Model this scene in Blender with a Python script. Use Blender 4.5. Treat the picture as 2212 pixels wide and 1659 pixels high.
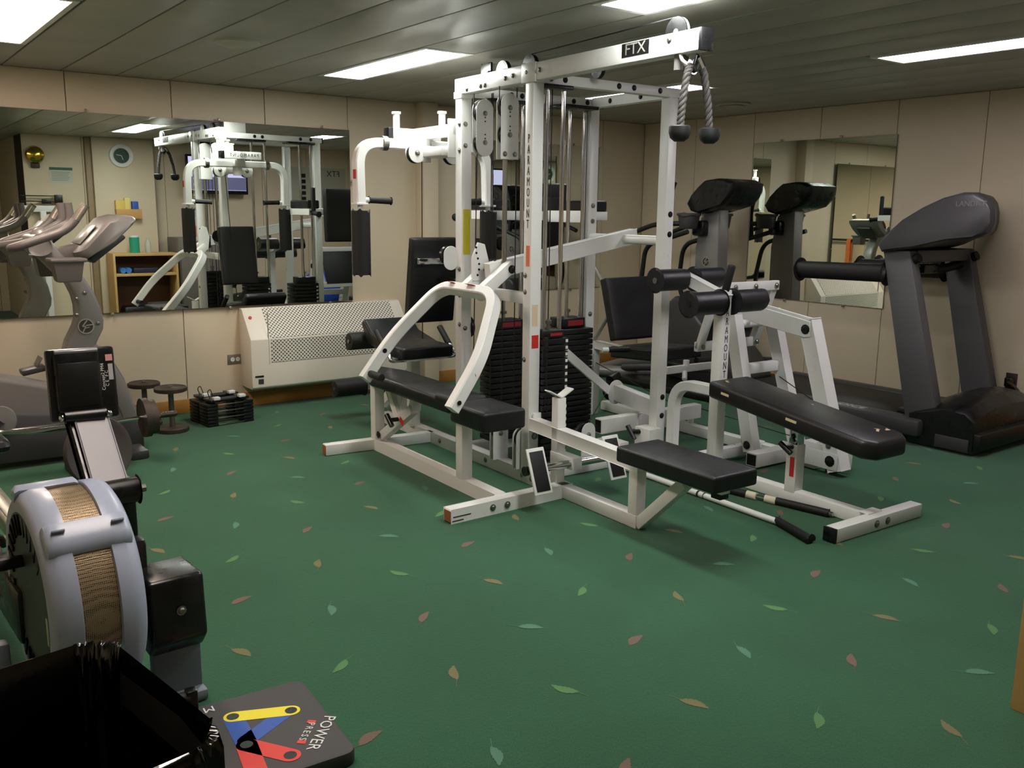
import bpy, bmesh, math, random
from mathutils import Vector, Matrix, Quaternion
random.seed(7)
for o in list(bpy.data.objects): bpy.data.objects.remove(o, do_unlink=True)
scene = bpy.context.scene
COL = scene.collection
R = math.radians

# ------------------------------------------------------------------ camera
cam_d = bpy.data.cameras.new('camera'); cam = bpy.data.objects.new('camera', cam_d); COL.objects.link(cam)
cam_d.sensor_width = 36.0; cam_d.lens = 1960.0 / 2212.0 * 36.0; cam_d.clip_start = 0.05; cam_d.clip_end = 60
def cam_axes(yaw, pitch, roll):
    f = Vector((math.cos(pitch) * math.sin(yaw), math.cos(pitch) * math.cos(yaw), math.sin(pitch)))
    r = Vector((math.cos(yaw), -math.sin(yaw), 0)); u = r.cross(f)
    return (math.cos(roll) * r + math.sin(roll) * u, -math.sin(roll) * r + math.cos(roll) * u, f)
cr, cu, cf = cam_axes(R(36.87), R(-10.75), R(0.645))
m = Matrix((cr, cu, -cf)).transposed().to_4x4(); m.translation = Vector((0, 0, 1.35))
cam.matrix_world = m
scene.camera = cam
# ------------------------------------------------------------------ world, exposure
w = bpy.data.worlds.new('world'); scene.world = w; w.use_nodes = True
w.node_tree.nodes['Background'].inputs[0].default_value = (0.6, 0.62, 0.65, 1)
w.node_tree.nodes['Background'].inputs[1].default_value = 0.02
vs = scene.view_settings
vs.view_transform = 'Standard'; vs.look = 'None'; vs.gamma = 1.0; vs.use_curve_mapping = False
vs.exposure = 0.62
LIGHT_L = 19.0      # radiance of the ceiling diffusers

# ------------------------------------------------------------------ materials
def srgb(r, g, b):
    f = lambda c: (c / 255 / 12.92) if c / 255 <= 0.04045 else ((c / 255 + 0.055) / 1.055) ** 2.4
    return (f(r), f(g), f(b), 1)
MATS = {}
def mat(name, col, rough=0.5, metal=0.0, noise=0.0, nscale=40, bump=0.0, bscale=200, rnoise=0.0, coat=0.0, spec=0.5, emit=None, estr=0.0):
    if name in MATS: return MATS[name]
    m = bpy.data.materials.new(name); m.use_nodes = True
    nt = m.node_tree; b = nt.nodes['Principled BSDF']; L = nt.links
    c = srgb(*col)
    b.inputs['Base Color'].default_value = c; b.inputs['Roughness'].default_value = rough
    b.inputs['Metallic'].default_value = metal; b.inputs['Specular IOR Level'].default_value = spec
    if coat: b.inputs['Coat Weight'].default_value = coat
    if emit:
        b.inputs['Emission Color'].default_value = srgb(*emit); b.inputs['Emission Strength'].default_value = estr
    if noise or bump or rnoise:
        tc = nt.nodes.new('ShaderNodeTexCoord')
        if noise or rnoise:
            n = nt.nodes.new('ShaderNodeTexNoise'); n.inputs['Scale'].default_value = nscale; n.inputs['Detail'].default_value = 6
            L.new(tc.outputs['Object'], n.inputs['Vector'])
        if noise:
            mx = nt.nodes.new('ShaderNodeMix'); mx.data_type = 'RGBA'
            mx.inputs[6].default_value = tuple(x * (1 - noise) for x in c[:3]) + (1,)
            mx.inputs[7].default_value = tuple(min(1, x * (1 + noise)) for x in c[:3]) + (1,)
            L.new(n.outputs['Fac'], mx.inputs[0]); L.new(mx.outputs[2], b.inputs['Base Color'])
        if rnoise:
            mr = nt.nodes.new('ShaderNodeMapRange'); mr.inputs[1].default_value = 0.3; mr.inputs[2].default_value = 0.7
            mr.inputs[3].default_value = max(0.02, rough - rnoise); mr.inputs[4].default_value = min(1, rough + rnoise)
            L.new(n.outputs['Fac'], mr.inputs[0]); L.new(mr.outputs[0], b.inputs['Roughness'])
        if bump:
            n2 = nt.nodes.new('ShaderNodeTexNoise'); n2.inputs['Scale'].default_value = bscale; n2.inputs['Detail'].default_value = 4
            L.new(tc.outputs['Object'], n2.inputs['Vector'])
            bp = nt.nodes.new('ShaderNodeBump'); bp.inputs['Strength'].default_value = bump; bp.inputs['Distance'].default_value = 0.004
            L.new(n2.outputs['Fac'], bp.inputs['Height']); L.new(bp.outputs[0], b.inputs['Normal'])
    MATS[name] = m; return m
WALL = mat('wall_cream', (208, 192, 166), 0.55, noise=0.03, nscale=9, bump=0.05, bscale=300)
JOINT = mat('joint_dark', (58, 48, 40), 0.8)
CEIL = mat('ceiling_satin', (158, 158, 148), 0.34, noise=0.05, nscale=3, rnoise=0.06, spec=0.6)
CEILJ = mat('ceiling_joint', (95, 93, 86), 0.6)
WOOD = mat('baseboard_oak', (168, 116, 52), 0.5, noise=0.18, nscale=30)
PINE = mat('shelf_pine', (196, 158, 100), 0.55, noise=0.12, nscale=25)
WHITE = mat('white_powder_coat', (226, 225, 222), 0.32, noise=0.02, nscale=15, rnoise=0.05, spec=0.5)
VINYL = mat('black_vinyl', (19, 19, 23), 0.42, bump=0.12, bscale=260, rnoise=0.08, nscale=14)
FOAM = mat('black_foam', (17, 15, 14), 0.6, bump=0.2, bscale=300)
RUBBER = mat('black_rubber', (16, 16, 17), 0.55, bump=0.08)
BLKP = mat('black_plastic', (18, 18, 19), 0.3, rnoise=0.08, nscale=20)
BLKS = mat('black_satin_paint', (14, 14, 15), 0.38, noise=0.1)
CHROME = mat('chrome', (205, 205, 205), 0.12, metal=1.0)
STEEL = mat('zinc_bolt', (150, 148, 142), 0.34, metal=1.0)
DBOLT = mat('dark_bolt', (34, 34, 36), 0.4, metal=0.6)
GREYP = mat('grey_plastic_textured', (104, 98, 96), 0.45, noise=0.06, nscale=120, bump=0.1, bscale=500)
SILV = mat('silver_grey_paint', (132, 128, 126), 0.36, metal=0.25, noise=0.04, nscale=90)
DGREY = mat('dark_grey_plastic', (58, 56, 58), 0.42, noise=0.08, nscale=100, bump=0.08, bscale=400)
TGREY = mat('treadmill_grey_hammer', (82, 80, 82), 0.42, noise=0.16, nscale=350, bump=0.15, bscale=700)
IRON = mat('cast_iron_brown', (74, 62, 55), 0.5, metal=0.5, noise=0.25, nscale=35, bump=0.2, bscale=120)
PLATEM = mat('plate_grey_brown', (70, 62, 60), 0.6, noise=0.12, nscale=25, bump=0.12)
RED = mat('red_label', (196, 46, 40), 0.45)
YEL = mat('yellow_label', (205, 190, 40), 0.5)
ORG = mat('orange_label', (226, 120, 88), 0.5)
LBLW = mat('white_label', (225, 225, 222), 0.5)
BLUE = mat('blue_plastic', (34, 74, 178), 0.4)
ICE = mat('pale_blue_grey_plastic', (172, 180, 200), 0.3, noise=0.03, nscale=60, bump=0.03, bscale=500)

# ------------------------------------------------------------------ objects
def obj(name, me, material=None, parent=None, smooth=None):
    o = bpy.data.objects.new(name, me); COL.objects.link(o)
    if material is not None and not me.materials: me.materials.append(material)
    if parent is not None: o.parent = parent
    return o
def thing(name, label, cat, loc=(0, 0, 0), rz=0.0, group=None):
    o = bpy.data.objects.new(name, None); COL.objects.link(o); o.empty_display_size = 0.05
    o.location = loc; o.rotation_euler = (0, 0, rz); o['label'] = label; o['category'] = cat
    if group: o['group'] = group
    return o
def tag(o, label, cat, group=None):
    o['label'] = label; o['category'] = cat
    if group: o['group'] = group
    return o
def struct(o):
    o['kind'] = 'structure'; return o
def V(*a): return Vector(a[0] if len(a) == 1 else a)

class MB:
    """collects shapes into one mesh"""
    def __init__(s): s.bm = bmesh.new()
    def _bev(s, vs, bev, seg=2, all_edges=False, ang=30):
        if bev <= 0: return
        vset = set(vs); es = [e for e in s.bm.edges if e.verts[0] in vset and e.verts[1] in vset]
        if not all_edges:
            es = [e for e in es if len(e.link_faces) == 2 and e.calc_face_angle(0) > R(ang)]
        bmesh.ops.bevel(s.bm, geom=es, offset=bev, segments=seg, affect='EDGES', profile=0.5, clamp_overlap=True)
    def xf(s, vs, M):
        for v in vs: v.co = M @ v.co
    def boxm(s, M, size, bev=0.0, seg=2):
        d = bmesh.ops.create_cube(s.bm, size=1.0); vs = d['verts']
        for v in vs: v.co = M @ Vector((v.co.x * size[0], v.co.y * size[1], v.co.z * size[2]))
        s._bev(vs, bev, seg); return s
    def box(s, lo, hi, bev=0.0, seg=2):
        lo, hi = V(lo), V(hi); return s.boxm(Matrix.Translation((lo + hi) / 2), hi - lo, bev, seg)
    def rbox(s, c, size, rot=(0, 0, 0), bev=0.0, seg=2):
        from mathutils import Euler
        return s.boxm(Matrix.Translation(V(c)) @ Euler(rot).to_matrix().to_4x4(), size, bev, seg)
    @staticmethod
    def frame(p, q, up=(0, 0, 1)):
        p, q = V(p), V(q); z = (q - p).normalized(); u = V(up)
        if abs(z.dot(u)) > 0.98: u = Vector((1, 0, 0))
        x = u.cross(z).normalized(); y = z.cross(x)
        M = Matrix((x, y, z)).transposed().to_4x4(); M.translation = (p + q) / 2
        return M, (q - p).length
    def bar(s, p, q, w, h, bev=0.004, up=(0, 0, 1), seg=2):
        """rectangular tube from p to q: w sideways, h along up"""
        M, L = s.frame(p, q, up); return s.boxm(M, (w, h, L), bev, seg)
    def cyl(s, p, q, r, r2=None, n=16, bev=0.0, caps=True):
        M, L = s.frame(p, q)
        d = bmesh.ops.create_cone(s.bm, cap_ends=caps, segments=n, radius1=r, radius2=r if r2 is None else r2, depth=L)
        s.xf(d['verts'], M)
        if bev: s._bev(d['verts'], bev, 2, ang=50)
        return s
    def sphere(s, c, r, n=16, sc=(1, 1, 1)):
        d = bmesh.ops.create_uvsphere(s.bm, u_segments=n, v_segments=max(6, n // 2), radius=r)
        for v in d['verts']: v.co = V(c) + Vector((v.co.x * sc[0], v.co.y * sc[1], v.co.z * sc[2]))
        return s
    def prism(s, pts, lo, hi, plane='xz', bev=0.0, seg=2, at=None):
        """polygon extruded from lo to hi along the axis not in plane"""
        bm = s.bm
        def P(a, b, t):
            return {'xz': (a, t, b), 'yz': (t, a, b), 'xy': (a, b, t)}[plane]
        v0 = [bm.verts.new(P(a, b, lo)) for a, b in pts]; v1 = [bm.verts.new(P(a, b, hi)) for a, b in pts]
        n = len(pts); fs = []
        fs.append(bm.faces.new(v0)); fs.append(bm.faces.new(v1[::-1]))
        for i in range(n): fs.append(bm.faces.new((v0[i], v1[i], v1[(i + 1) % n], v0[(i + 1) % n])))
        bmesh.ops.recalc_face_normals(bm, faces=fs)
        s._bev(v0 + v1, bev, seg); return s
    def lathe(s, prof, p, axis=(0, 0, 1), n=24):
        """prof: (r, t) along axis from p"""
        z = V(axis).normalized(); u = Vector((1, 0, 0)) if abs(z.x) < 0.9 else Vector((0, 1, 0))
        x = (u - z * u.dot(z)).normalized(); y = z.cross(x); bm = s.bm; p = V(p); rings = []
        for r, t in prof:
            if r < 1e-6: rings.append([bm.verts.new(p + z * t)])
            else: rings.append([bm.verts.new(p + z * t + (x * math.cos(2 * math.pi * k / n) + y * math.sin(2 * math.pi * k / n)) * r) for k in range(n)])
        fs = []
        for a, b in zip(rings[:-1], rings[1:]):
            for k in range(n):
                k2 = (k + 1) % n
                f = [a[k % len(a)], a[k2 % len(a)], b[k2 % len(b)], b[k % len(b)]]
                g = []
                for v in f:
                    if v not in g: g.append(v)
                if len(g) >= 3: fs.append(bm.faces.new(g))
        bmesh.ops.recalc_face_normals(bm, faces=fs); return s
    def sweep(s, pts, r, n=12, rect=None, bend=0.0, bseg=6, up=(0, 0, 1), caps=True, bevel=0.0):
        """tube along a polyline; bend rounds the corners; rect=(w,h) for a rectangular tube"""
        pts = [V(p) for p in pts]
        if bend > 0 and len(pts) > 2:
            out = [pts[0]]
            for a, b, c in zip(pts[:-2], pts[1:-1], pts[2:]):
                d1 = min(bend, (b - a).length * 0.49); d2 = min(bend, (c - b).length * 0.49)
                p1 = b + (a - b).normalized() * d1; p2 = b + (c - b).normalized() * d2
                for k in range(bseg + 1):
                    t = k / bseg; out.append((1 - t) ** 2 * p1 + 2 * t * (1 - t) * b + t * t * p2)
            out.append(pts[-1]); pts = out
        tang = []
        for i in range(len(pts)):
            a = pts[max(0, i - 1)]; b = pts[min(len(pts) - 1, i + 1)]; tang.append((b - a).normalized())
        u0 = V(up)
        if abs(tang[0].dot(u0)) > 0.95: u0 = Vector((1, 0, 0)) if abs(tang[0].x) < 0.9 else Vector((0, 1, 0))
        x = u0.cross(tang[0]).normalized(); rings = []; bm = s.bm
        if rect:
            w, h = rect[0] / 2, rect[1] / 2; b = min(w, h) * 0.22
            sec = [(w - b, -h), (w, -h + b), (w, h - b), (w - b, h), (-w + b, h), (-w, h - b), (-w, -h + b), (-w + b, -h)]
        else: sec = [(r * math.cos(2 * math.pi * k / n), r * math.sin(2 * math.pi * k / n)) for k in range(n)]
        for i, p in enumerate(pts):
            if i:
                q = tang[i - 1].rotation_difference(tang[i]); x = q @ x
            y = tang[i].cross(x).normalized()
            k = 1.0
            rings.append([bm.verts.new(p + x * a * k + y * b_ * k) for a, b_ in sec])
        m_ = len(sec); fs = []
        for A, B in zip(rings[:-1], rings[1:]):
            for k in range(m_): fs.append(bm.faces.new((A[k], A[(k + 1) % m_], B[(k + 1) % m_], B[k])))
        if caps: fs.append(bm.faces.new(rings[0][::-1])); fs.append(bm.faces.new(rings[-1]))
        bmesh.ops.recalc_face_normals(bm, faces=fs); return s
    def loft(s, rings, caps=True):
        bm = s.bm; rv = [[bm.verts.new(V(p)) for p in r] for r in rings]; fs = []; n = len(rv[0])
        for A, B in zip(rv[:-1], rv[1:]):
            for k in range(n): fs.append(bm.faces.new((A[k], A[(k + 1) % n], B[(k + 1) % n], B[k])))
        if caps: fs.append(bm.faces.new(rv[0][::-1])); fs.append(bm.faces.new(rv[-1]))
        bmesh.ops.recalc_face_normals(bm, faces=fs); return s
    def mesh(s, name, ang=35):
        me = bpy.data.meshes.new(name); s.bm.to_mesh(me); s.bm.free()
        for p in me.polygons: p.use_smooth = True
        me.set_sharp_from_angle(angle=R(ang)); return me
    def done(s, name, material, parent=None, ang=35):
        return obj(name, s.mesh(name, ang), material, parent)

def pad_mesh(size, bev=0.02, puff=0.006):
    """upholstered cushion, centred, slightly crowned"""
    bm = bmesh.new(); bmesh.ops.create_cube(bm, size=1.0)
    for v in bm.verts: v.co = Vector((v.co.x * size[0], v.co.y * size[1], v.co.z * size[2]))
    bmesh.ops.subdivide_edges(bm, edges=bm.edges[:], cuts=5, use_grid_fill=True)
    a, b, c = size[0] / 2, size[1] / 2, size[2] / 2
    for v in bm.verts:
        fx, fy, fz = v.co.x / a, v.co.y / b, v.co.z / c
        v.co.z += math.copysign(1, fz) * puff * (1 - fx ** 2) * (1 - fy ** 2) * (1 if abs(fz) > 0.99 else 0)
        # round the corners
        for (i, j, fi, fj, si, sj) in ((0, 2, fx, fz, a, c), (1, 2, fy, fz, b, c), (0, 1, fx, fy, a, b)):
            pass
    me_edges = [e for e in bm.edges if len(e.link_faces) == 2 and e.calc_face_angle(0) > R(60)]
    bmesh.ops.bevel(bm, geom=me_edges, offset=bev, segments=3, affect='EDGES', profile=0.5, clamp_overlap=True)
    me = bpy.data.meshes.new('pad'); bm.to_mesh(me); bm.free()
    for p in me.polygons: p.use_smooth = True
    me.set_sharp_from_angle(angle=R(50)); return me
def pad(name, c, size, rot, parent, material=None, bev=0.018, puff=0.006):
    o = obj(name, pad_mesh(size, bev, puff), material or VINYL, parent); o.location = c; o.rotation_euler = rot; return o
def text(body, size, material, parent, M, name='lettering', extrude=0.0006, align='CENTER', spacing=1.0, sx=1.0, line=1.0):
    cu_ = bpy.data.curves.new('txt', 'FONT'); cu_.body = body; cu_.size = size; cu_.extrude = extrude
    cu_.align_x = align; cu_.align_y = 'CENTER'; cu_.space_character = spacing; cu_.resolution_u = 2; cu_.space_line = line
    t = bpy.data.objects.new('txt', cu_); COL.objects.link(t)
    bpy.context.view_layer.update()
    me = bpy.data.meshes.new_from_object(t.evaluated_get(bpy.context.evaluated_depsgraph_get()))
    bpy.data.objects.remove(t, do_unlink=True)
    for v in me.vertices: v.co.x *= sx
    o = obj(name, me, material, parent); o.matrix_local = M; me.materials.clear(); me.materials.append(material); return o
def face_m(c, right, up):
    """matrix for lettering: x=right, y=up, z=out"""
    r_, u_ = V(right).normalized(), V(up).normalized(); n_ = r_.cross(u_)
    M = Matrix((r_, u_, n_)).transposed().to_4x4(); M.translation = V(c); return M
_BOLT = {}
def bolt(c, n, parent, r=0.011, mate=None, h=0.008):
    """hex-ish dome bolt head with washer standing on a face"""
    key = (round(r, 4), round(h, 4), id(mate))
    if key not in _BOLT:
        b = MB(); b.lathe([(0, 0), (r * 1.35, 0), (r * 1.35, 0.0018), (r * 0.95, 0.002), (r * 0.95, h * 0.6), (r * 0.6, h), (0, h)], (0, 0, 0), n=10)
        me = b.mesh('bolt'); me.materials.append(mate or STEEL); _BOLT[key] = me
    o = obj('bolt', _BOLT[key], None, parent); o.location = c
    o.rotation_mode = 'QUATERNION'; o.rotation_quaternion = Vector((0, 0, 1)).rotation_difference(V(n).normalized()); return o
# ================================================================== room shell
YB, XR, XL, ZC = 6.06, 6.0, -0.8, 2.135      # back wall, right wall, left wall, ceiling
YF, YREC, YDOOR = 0.58, 0.45, -1.4           # front wall (behind the viewer), recessed part, doorway passage end
# carpet
def carpet_mat():
    m = bpy.data.materials.new('green_carpet'); m.use_nodes = True; nt = m.node_tree; b = nt.nodes['Principled BSDF']; L = nt.links
    tc = nt.nodes.new('ShaderNodeTexCoord')
    n1 = nt.nodes.new('ShaderNodeTexNoise'); n1.inputs['Scale'].default_value = 420; n1.inputs['Detail'].default_value = 3
    n2 = nt.nodes.new('ShaderNodeTexNoise'); n2.inputs['Scale'].default_value = 1.6; n2.inputs['Detail'].default_value = 5
    n3 = nt.nodes.new('ShaderNodeTexNoise'); n3.inputs['Scale'].default_value = 90; n3.inputs['Detail'].default_value = 2
    for n in (n1, n2, n3): L.new(tc.outputs['Object'], n.inputs['Vector'])
    r1 = nt.nodes.new('ShaderNodeValToRGB'); r1.color_ramp.elements[0].color = srgb(34, 74, 52); r1.color_ramp.elements[1].color = srgb(64, 112, 82)
    r1.color_ramp.elements[0].position = 0.3; r1.color_ramp.elements[1].position = 0.72
    L.new(n1.outputs['Fac'], r1.inputs['Fac'])
    mx = nt.nodes.new('ShaderNodeMix'); mx.data_type = 'RGBA'; mx.blend_type = 'MULTIPLY'; mx.inputs[0].default_value = 0.35
    r2 = nt.nodes.new('ShaderNodeValToRGB'); r2.color_ramp.elements[0].color = (0.62, 0.62, 0.62, 1); r2.color_ramp.elements[1].color = (1, 1, 1, 1)
    r2.color_ramp.elements[0].position = 0.35; r2.color_ramp.elements[1].position = 0.62
    L.new(n2.outputs['Fac'], r2.inputs['Fac']); L.new(r1.outputs[0], mx.inputs[6]); L.new(r2.outputs[0], mx.inputs[7])
    L.new(mx.outputs[2], b.inputs['Base Color']); b.inputs['Roughness'].default_value = 0.95; b.inputs['Specular IOR Level'].default_value = 0.1
    b.inputs['Sheen Weight'].default_value = 0.15
    bp = nt.nodes.new('ShaderNodeBump'); bp.inputs['Strength'].default_value = 0.5; bp.inputs['Distance'].default_value = 0.004
    ad = nt.nodes.new('ShaderNodeMath'); ad.operation = 'ADD'; L.new(n1.outputs['Fac'], ad.inputs[0]); L.new(n3.outputs['Fac'], ad.inputs[1])
    L.new(ad.outputs[0], bp.inputs['Height']); L.new(bp.outputs[0], b.inputs['Normal']); return m
floor = struct(MB().box((XL - 0.1, YDOOR, -0.1), (XR + 0.1, YB + 0.1, 0)).done('floor', carpet_mat()))
# woven leaf motifs: a repeat of eight leaves in the carpet
def leaf_mesh(kind):
    pts = []
    L, wd = 0.088, 0.021 if kind % 2 else 0.018
    n = 7
    for k in range(n + 1):                     # serrated upper side
        t = k / n; y = wd * math.sin(math.pi * t ** 0.8) * (1 - 0.1 * t)
        pts.append((t * L, y))
        if k < n: pts.append(((t + 0.55 / n) * L, max(0.001, y * 0.80 + 0.002)))
    low = []
    for k in range(n, 0, -1):
        t = k / n; y = -wd * 0.8 * math.sin(math.pi * t ** 0.85)
        low.append((t * L, min(-0.0008, y)))
        low.append(((t - 0.45 / n) * L, min(-0.0008, y * 0.82)))
    pts += low[1:]
    bend = 0.010
    def bd(p): return (p[0] - 0.03, p[1] + bend * math.sin(p[0] / L * 2.2))
    b = bmesh.new()
    vs = [b.verts.new((*bd(p), 0.0)) for p in pts]; b.faces.new(vs)
    st = [(-0.034, 0.0035), (-0.034, 0.0015), (0.004, -0.0012), (0.004, 0.0012)]   # stalk
    b.faces.new([b.verts.new((p[0] - 0.03, p[1] - 0.002 * (p[0] < 0), 0.0)) for p in st][::1])
    bmesh.ops.recalc_face_normals(b, faces=b.faces[:])
    for f in b.faces:
        if f.normal.z < 0: f.normal_flip()
    me = bpy.data.meshes.new('leaf_motif'); b.to_mesh(me); b.free(); return me
LEAFC = {'r': (116, 98, 88), 't': (88, 128, 108), 'o': (118, 114, 84), 'g': (90, 130, 86)}
LEAFS = [('r', 1.483, 2.453, 33), ('r', 1.026, 2.944, 10), ('t', 1.259, 2.712, -120), ('t', 1.76, 3.223, -51),
         ('o', 1.401, 3.094, 56), ('o', 1.844, 2.585, -77), ('g', 2.072, 2.33, -152), ('g', 1.62, 2.835, 108)]
lm = {}
rest = bmesh.new(); leaf_n = 0
for i, (c, bx_, by_, ang) in enumerate(LEAFS):
    me = leaf_mesh(i); me.materials.append(mat('leaf_' + c, LEAFC[c], 0.95, noise=0.12, nscale=300, spec=0.1))
    for a in range(-4, 6):
        for b_ in range(-4, 5):
            x = bx_ + a * 0.954 + b_ * 0.037; y = by_ - a * 0.006 + b_ * 1.019
            if not (XL + 0.1 < x < XR - 0.08 and 0.7 < y < YB - 0.1): continue
            fwd = x * cf.x + y * cf.y - 1.35 * cf.z
            inx = (x * cr.x + y * cr.y - 1.35 * cr.z) / fwd
            if fwd > 0.3 and abs(inx) < 0.6 and leaf_n < 260:
                o = obj('leaf_motif', me, None, floor); o.location = (x, y, 0.0012); o.rotation_euler = (0, 0, R(ang)); leaf_n += 1
            else:
                M = Matrix.Translation((x, y, 0.0012)) @ Matrix.Rotation(R(ang), 4, 'Z')
                n0 = len(rest.verts); rest.from_mesh(me)
                rest.verts.ensure_lookup_table()
                for v in rest.verts[n0:]: v.co = M @ v.co
                rest.faces.ensure_lookup_table()
                for f in rest.faces[-2:]: f.material_index = 'rtog'.index(c)
me = bpy.data.meshes.new('leaf_motif_rest'); rest.to_mesh(me); rest.free()
for c in 'rtog': me.materials.append(MATS['leaf_' + c])
o = obj('leaf_motif_rest', me, None, floor); o['kind'] = 'stuff'

# walls: dark backing with 0.61 m panels standing proud
PW = 0.612
def wall(name, lo, hi, axis, face, start, z1=ZC, skip=None):
    """axis: panel direction ('x' or 'y'); face: +1/-1 side of the box the panels stand on"""
    lo, hi = V(lo), V(hi)
    w = struct(MB().box(lo, hi).done(name, JOINT))
    a0, a1 = (lo.x, hi.x) if axis == 'x' else (lo.y, hi.y)
    k = math.floor((a0 - start) / PW); t = 0.009
    while start + k * PW < a1 - 0.01:
        p0 = max(a0, start + k * PW) + 0.002; p1 = min(a1, start + (k + 1) * PW) - 0.002; k += 1
        if p1 - p0 < 0.02: continue
        b = MB()
        if axis == 'x':
            y0, y1 = (hi.y, hi.y + t) if face > 0 else (lo.y - t, lo.y)
            b.box((p0, y0, lo.z), (p1, y1, hi.z), 0.002, 1)
        else:
            x0, x1 = (hi.x, hi.x + t) if face > 0 else (lo.x - t, lo.x)
            b.box((x0, p0, lo.z), (x1, p1, hi.z), 0.002, 1)
        b.done('wall_panel', WALL, w)
    return w
T = 0.009
wall('wall_back', (XL - 0.1, YB + T, 0), (XR + 0.1, YB + 0.1, ZC), 'x', -1, 1.222 - 4 * PW)
wall('wall_right', (XR + T, YDOOR, 0), (XR + 0.1, YB + T, ZC), 'y', -1, 2.992 - 6 * PW)
wall('wall_left', (XL - 0.1, YDOOR, 0), (XL - T, YB + T, ZC), 'y', 1, 0.4)
wall('wall_front', (1.75, YF - 0.5, 0), (3.12, YF - T, ZC), "x", 1, 1.75)
wall('wall_front_recess', (3.12, YREC - 0.3, 0), (XR + T, YREC - T, ZC), 'x', 1, 3.3)
wall('wall_door_end', (XL, YDOOR - 0.1, 0), (1.75, YDOOR, ZC), 'x', 1, XL)
struct(MB().box((1.75, YDOOR, 0), (1.83, YF - 0.5, ZC)).done('wall_door_side', WALL))
# boxed column on the back wall and the one with the clock on the front wall
c = struct(MB().box((3.612, YB - 0.12, 0), (3.742, YB, ZC), 0.004).done('wall_column_back', WALL))
c = struct(MB().box((2.45, YF, 0), (3.12, YF + 0.10, ZC), 0.006).done('wall_column_clock', WALL))
c = struct(MB().box((2.385, YF, 0), (2.45, YF + 0.05, ZC), 0.006).done('trim_1', mat('trim_brown', (150, 128, 100), 0.5)))
# oak baseboards
BH = 0.095
for nm, lo, hi in (('baseboard_back', (XL, YB - 0.016, 0), (3.61, YB, BH)), ('baseboard_back_2', (3.745, YB - 0.016, 0), (XR, YB, BH)),
                   ('baseboard_right', (XR - 0.016, YREC, 0), (XR, YB - 0.02, BH)), ('baseboard_left', (XL, YDOOR, 0), (XL + 0.016, YB - 0.02, BH)),
                   ('baseboard_front', (1.75, YF, 0), (2.28, YF + 0.016, BH))):
    struct(MB().box(lo, hi, 0.004).done(nm, WOOD))
# ceiling: satin metal strips with sunk joints, lamps let into them
ceil = struct(MB().box((XL - 0.1, YDOOR - 0.1, ZC + 0.012), (XR + 0.1, YB + 0.1, ZC + 0.1)).done('ceiling', CEILJ))
SW = 0.307; S0 = 1.205
LAMPS = [(0.62, 0.86, 4.03, 5.19), (2.47, 2.71, 4.03, 5.19), (4.345, 4.585, 4.03, 5.19), (2.47, 2.71, 1.58, 2.75), (4.345, 4.585, 1.58, 2.75), (0.62, 0.86, 1.58, 2.75)]
k = -7
while S0 + k * SW < XR:
    x0 = max(XL, S0 + k * SW) + 0.004; x1 = min(XR, S0 + (k + 1) * SW) - 0.004; k += 1
    if x1 <= XL + 0.02: continue
    cuts = sorted((y0 - 0.03, y1 + 0.03) for (a, b_, y0, y1) in LAMPS if a < x1 and b_ > x0 and (min(b_, x1) - max(a, x0)) > 0.05)
    y = YDOOR
    for (c0, c1) in cuts + [(YB, YB)]:
        if c0 - y > 0.02: MB().box((x0, y, ZC), (x1, c0 - 0.001, ZC + 0.012), 0.003, 2).done('ceiling_panel', CEIL, ceil)
        y = c1
# lamps
LTXT = ['recessed ceiling lamp over the exercise bike by the big mirror', 'recessed ceiling lamp between the big mirror and the cable tower', 'recessed ceiling lamp over the leg press seat',
        'recessed ceiling lamp above the long top arm with the rope', 'recessed ceiling lamp near the wide treadmill', 'recessed ceiling lamp over the doorway end']
TINT = [(255, 232, 214), (252, 255, 250), (252, 255, 250), (252, 255, 250), (255, 246, 255), (255, 240, 228)]
POW = [1.25, 1.0, 0.45, 1.15, 0.7, 0.8]
for (x0, x1, y0, y1), lt, tn, pw in zip(LAMPS, LTXT, TINT, POW):
    t = thing('ceiling_lamp', lt, 'lamp', ((x0 + x1) / 2, (y0 + y1) / 2, ZC), 0, 'recessed fluorescent lamps')
    hx, hy = (x1 - x0) / 2, (y1 - y0) / 2; f = MB()
    for (a0, b0, a1, b1) in ((-hx - 0.028, -hy - 0.029, -hx, hy + 0.029), (hx, -hy - 0.029, hx + 0.028, hy + 0.029), (-hx, -hy - 0.029, hx, -hy), (-hx, hy, hx, hy + 0.029)):
        f.box((a0, b0, -0.004), (a1, b1, 0.011), 0.002, 1)
    f.done('lamp_frame', WHITE, t)
    em = bpy.data.materials.new('lamp_diffuser'); em.use_nodes = True; nt = em.node_tree; nt.nodes.clear()
    e = nt.nodes.new('ShaderNodeEmission'); e.inputs[0].default_value = srgb(*tn); e.inputs[1].default_value = LIGHT_L * pw
    out = nt.nodes.new('ShaderNodeOutputMaterial'); nt.links.new(e.outputs[0], out.inputs[0])
    MB().box((-hx, -hy, 0.0), (hx, hy, 0.008)).done('diffuser', em, t)
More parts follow.
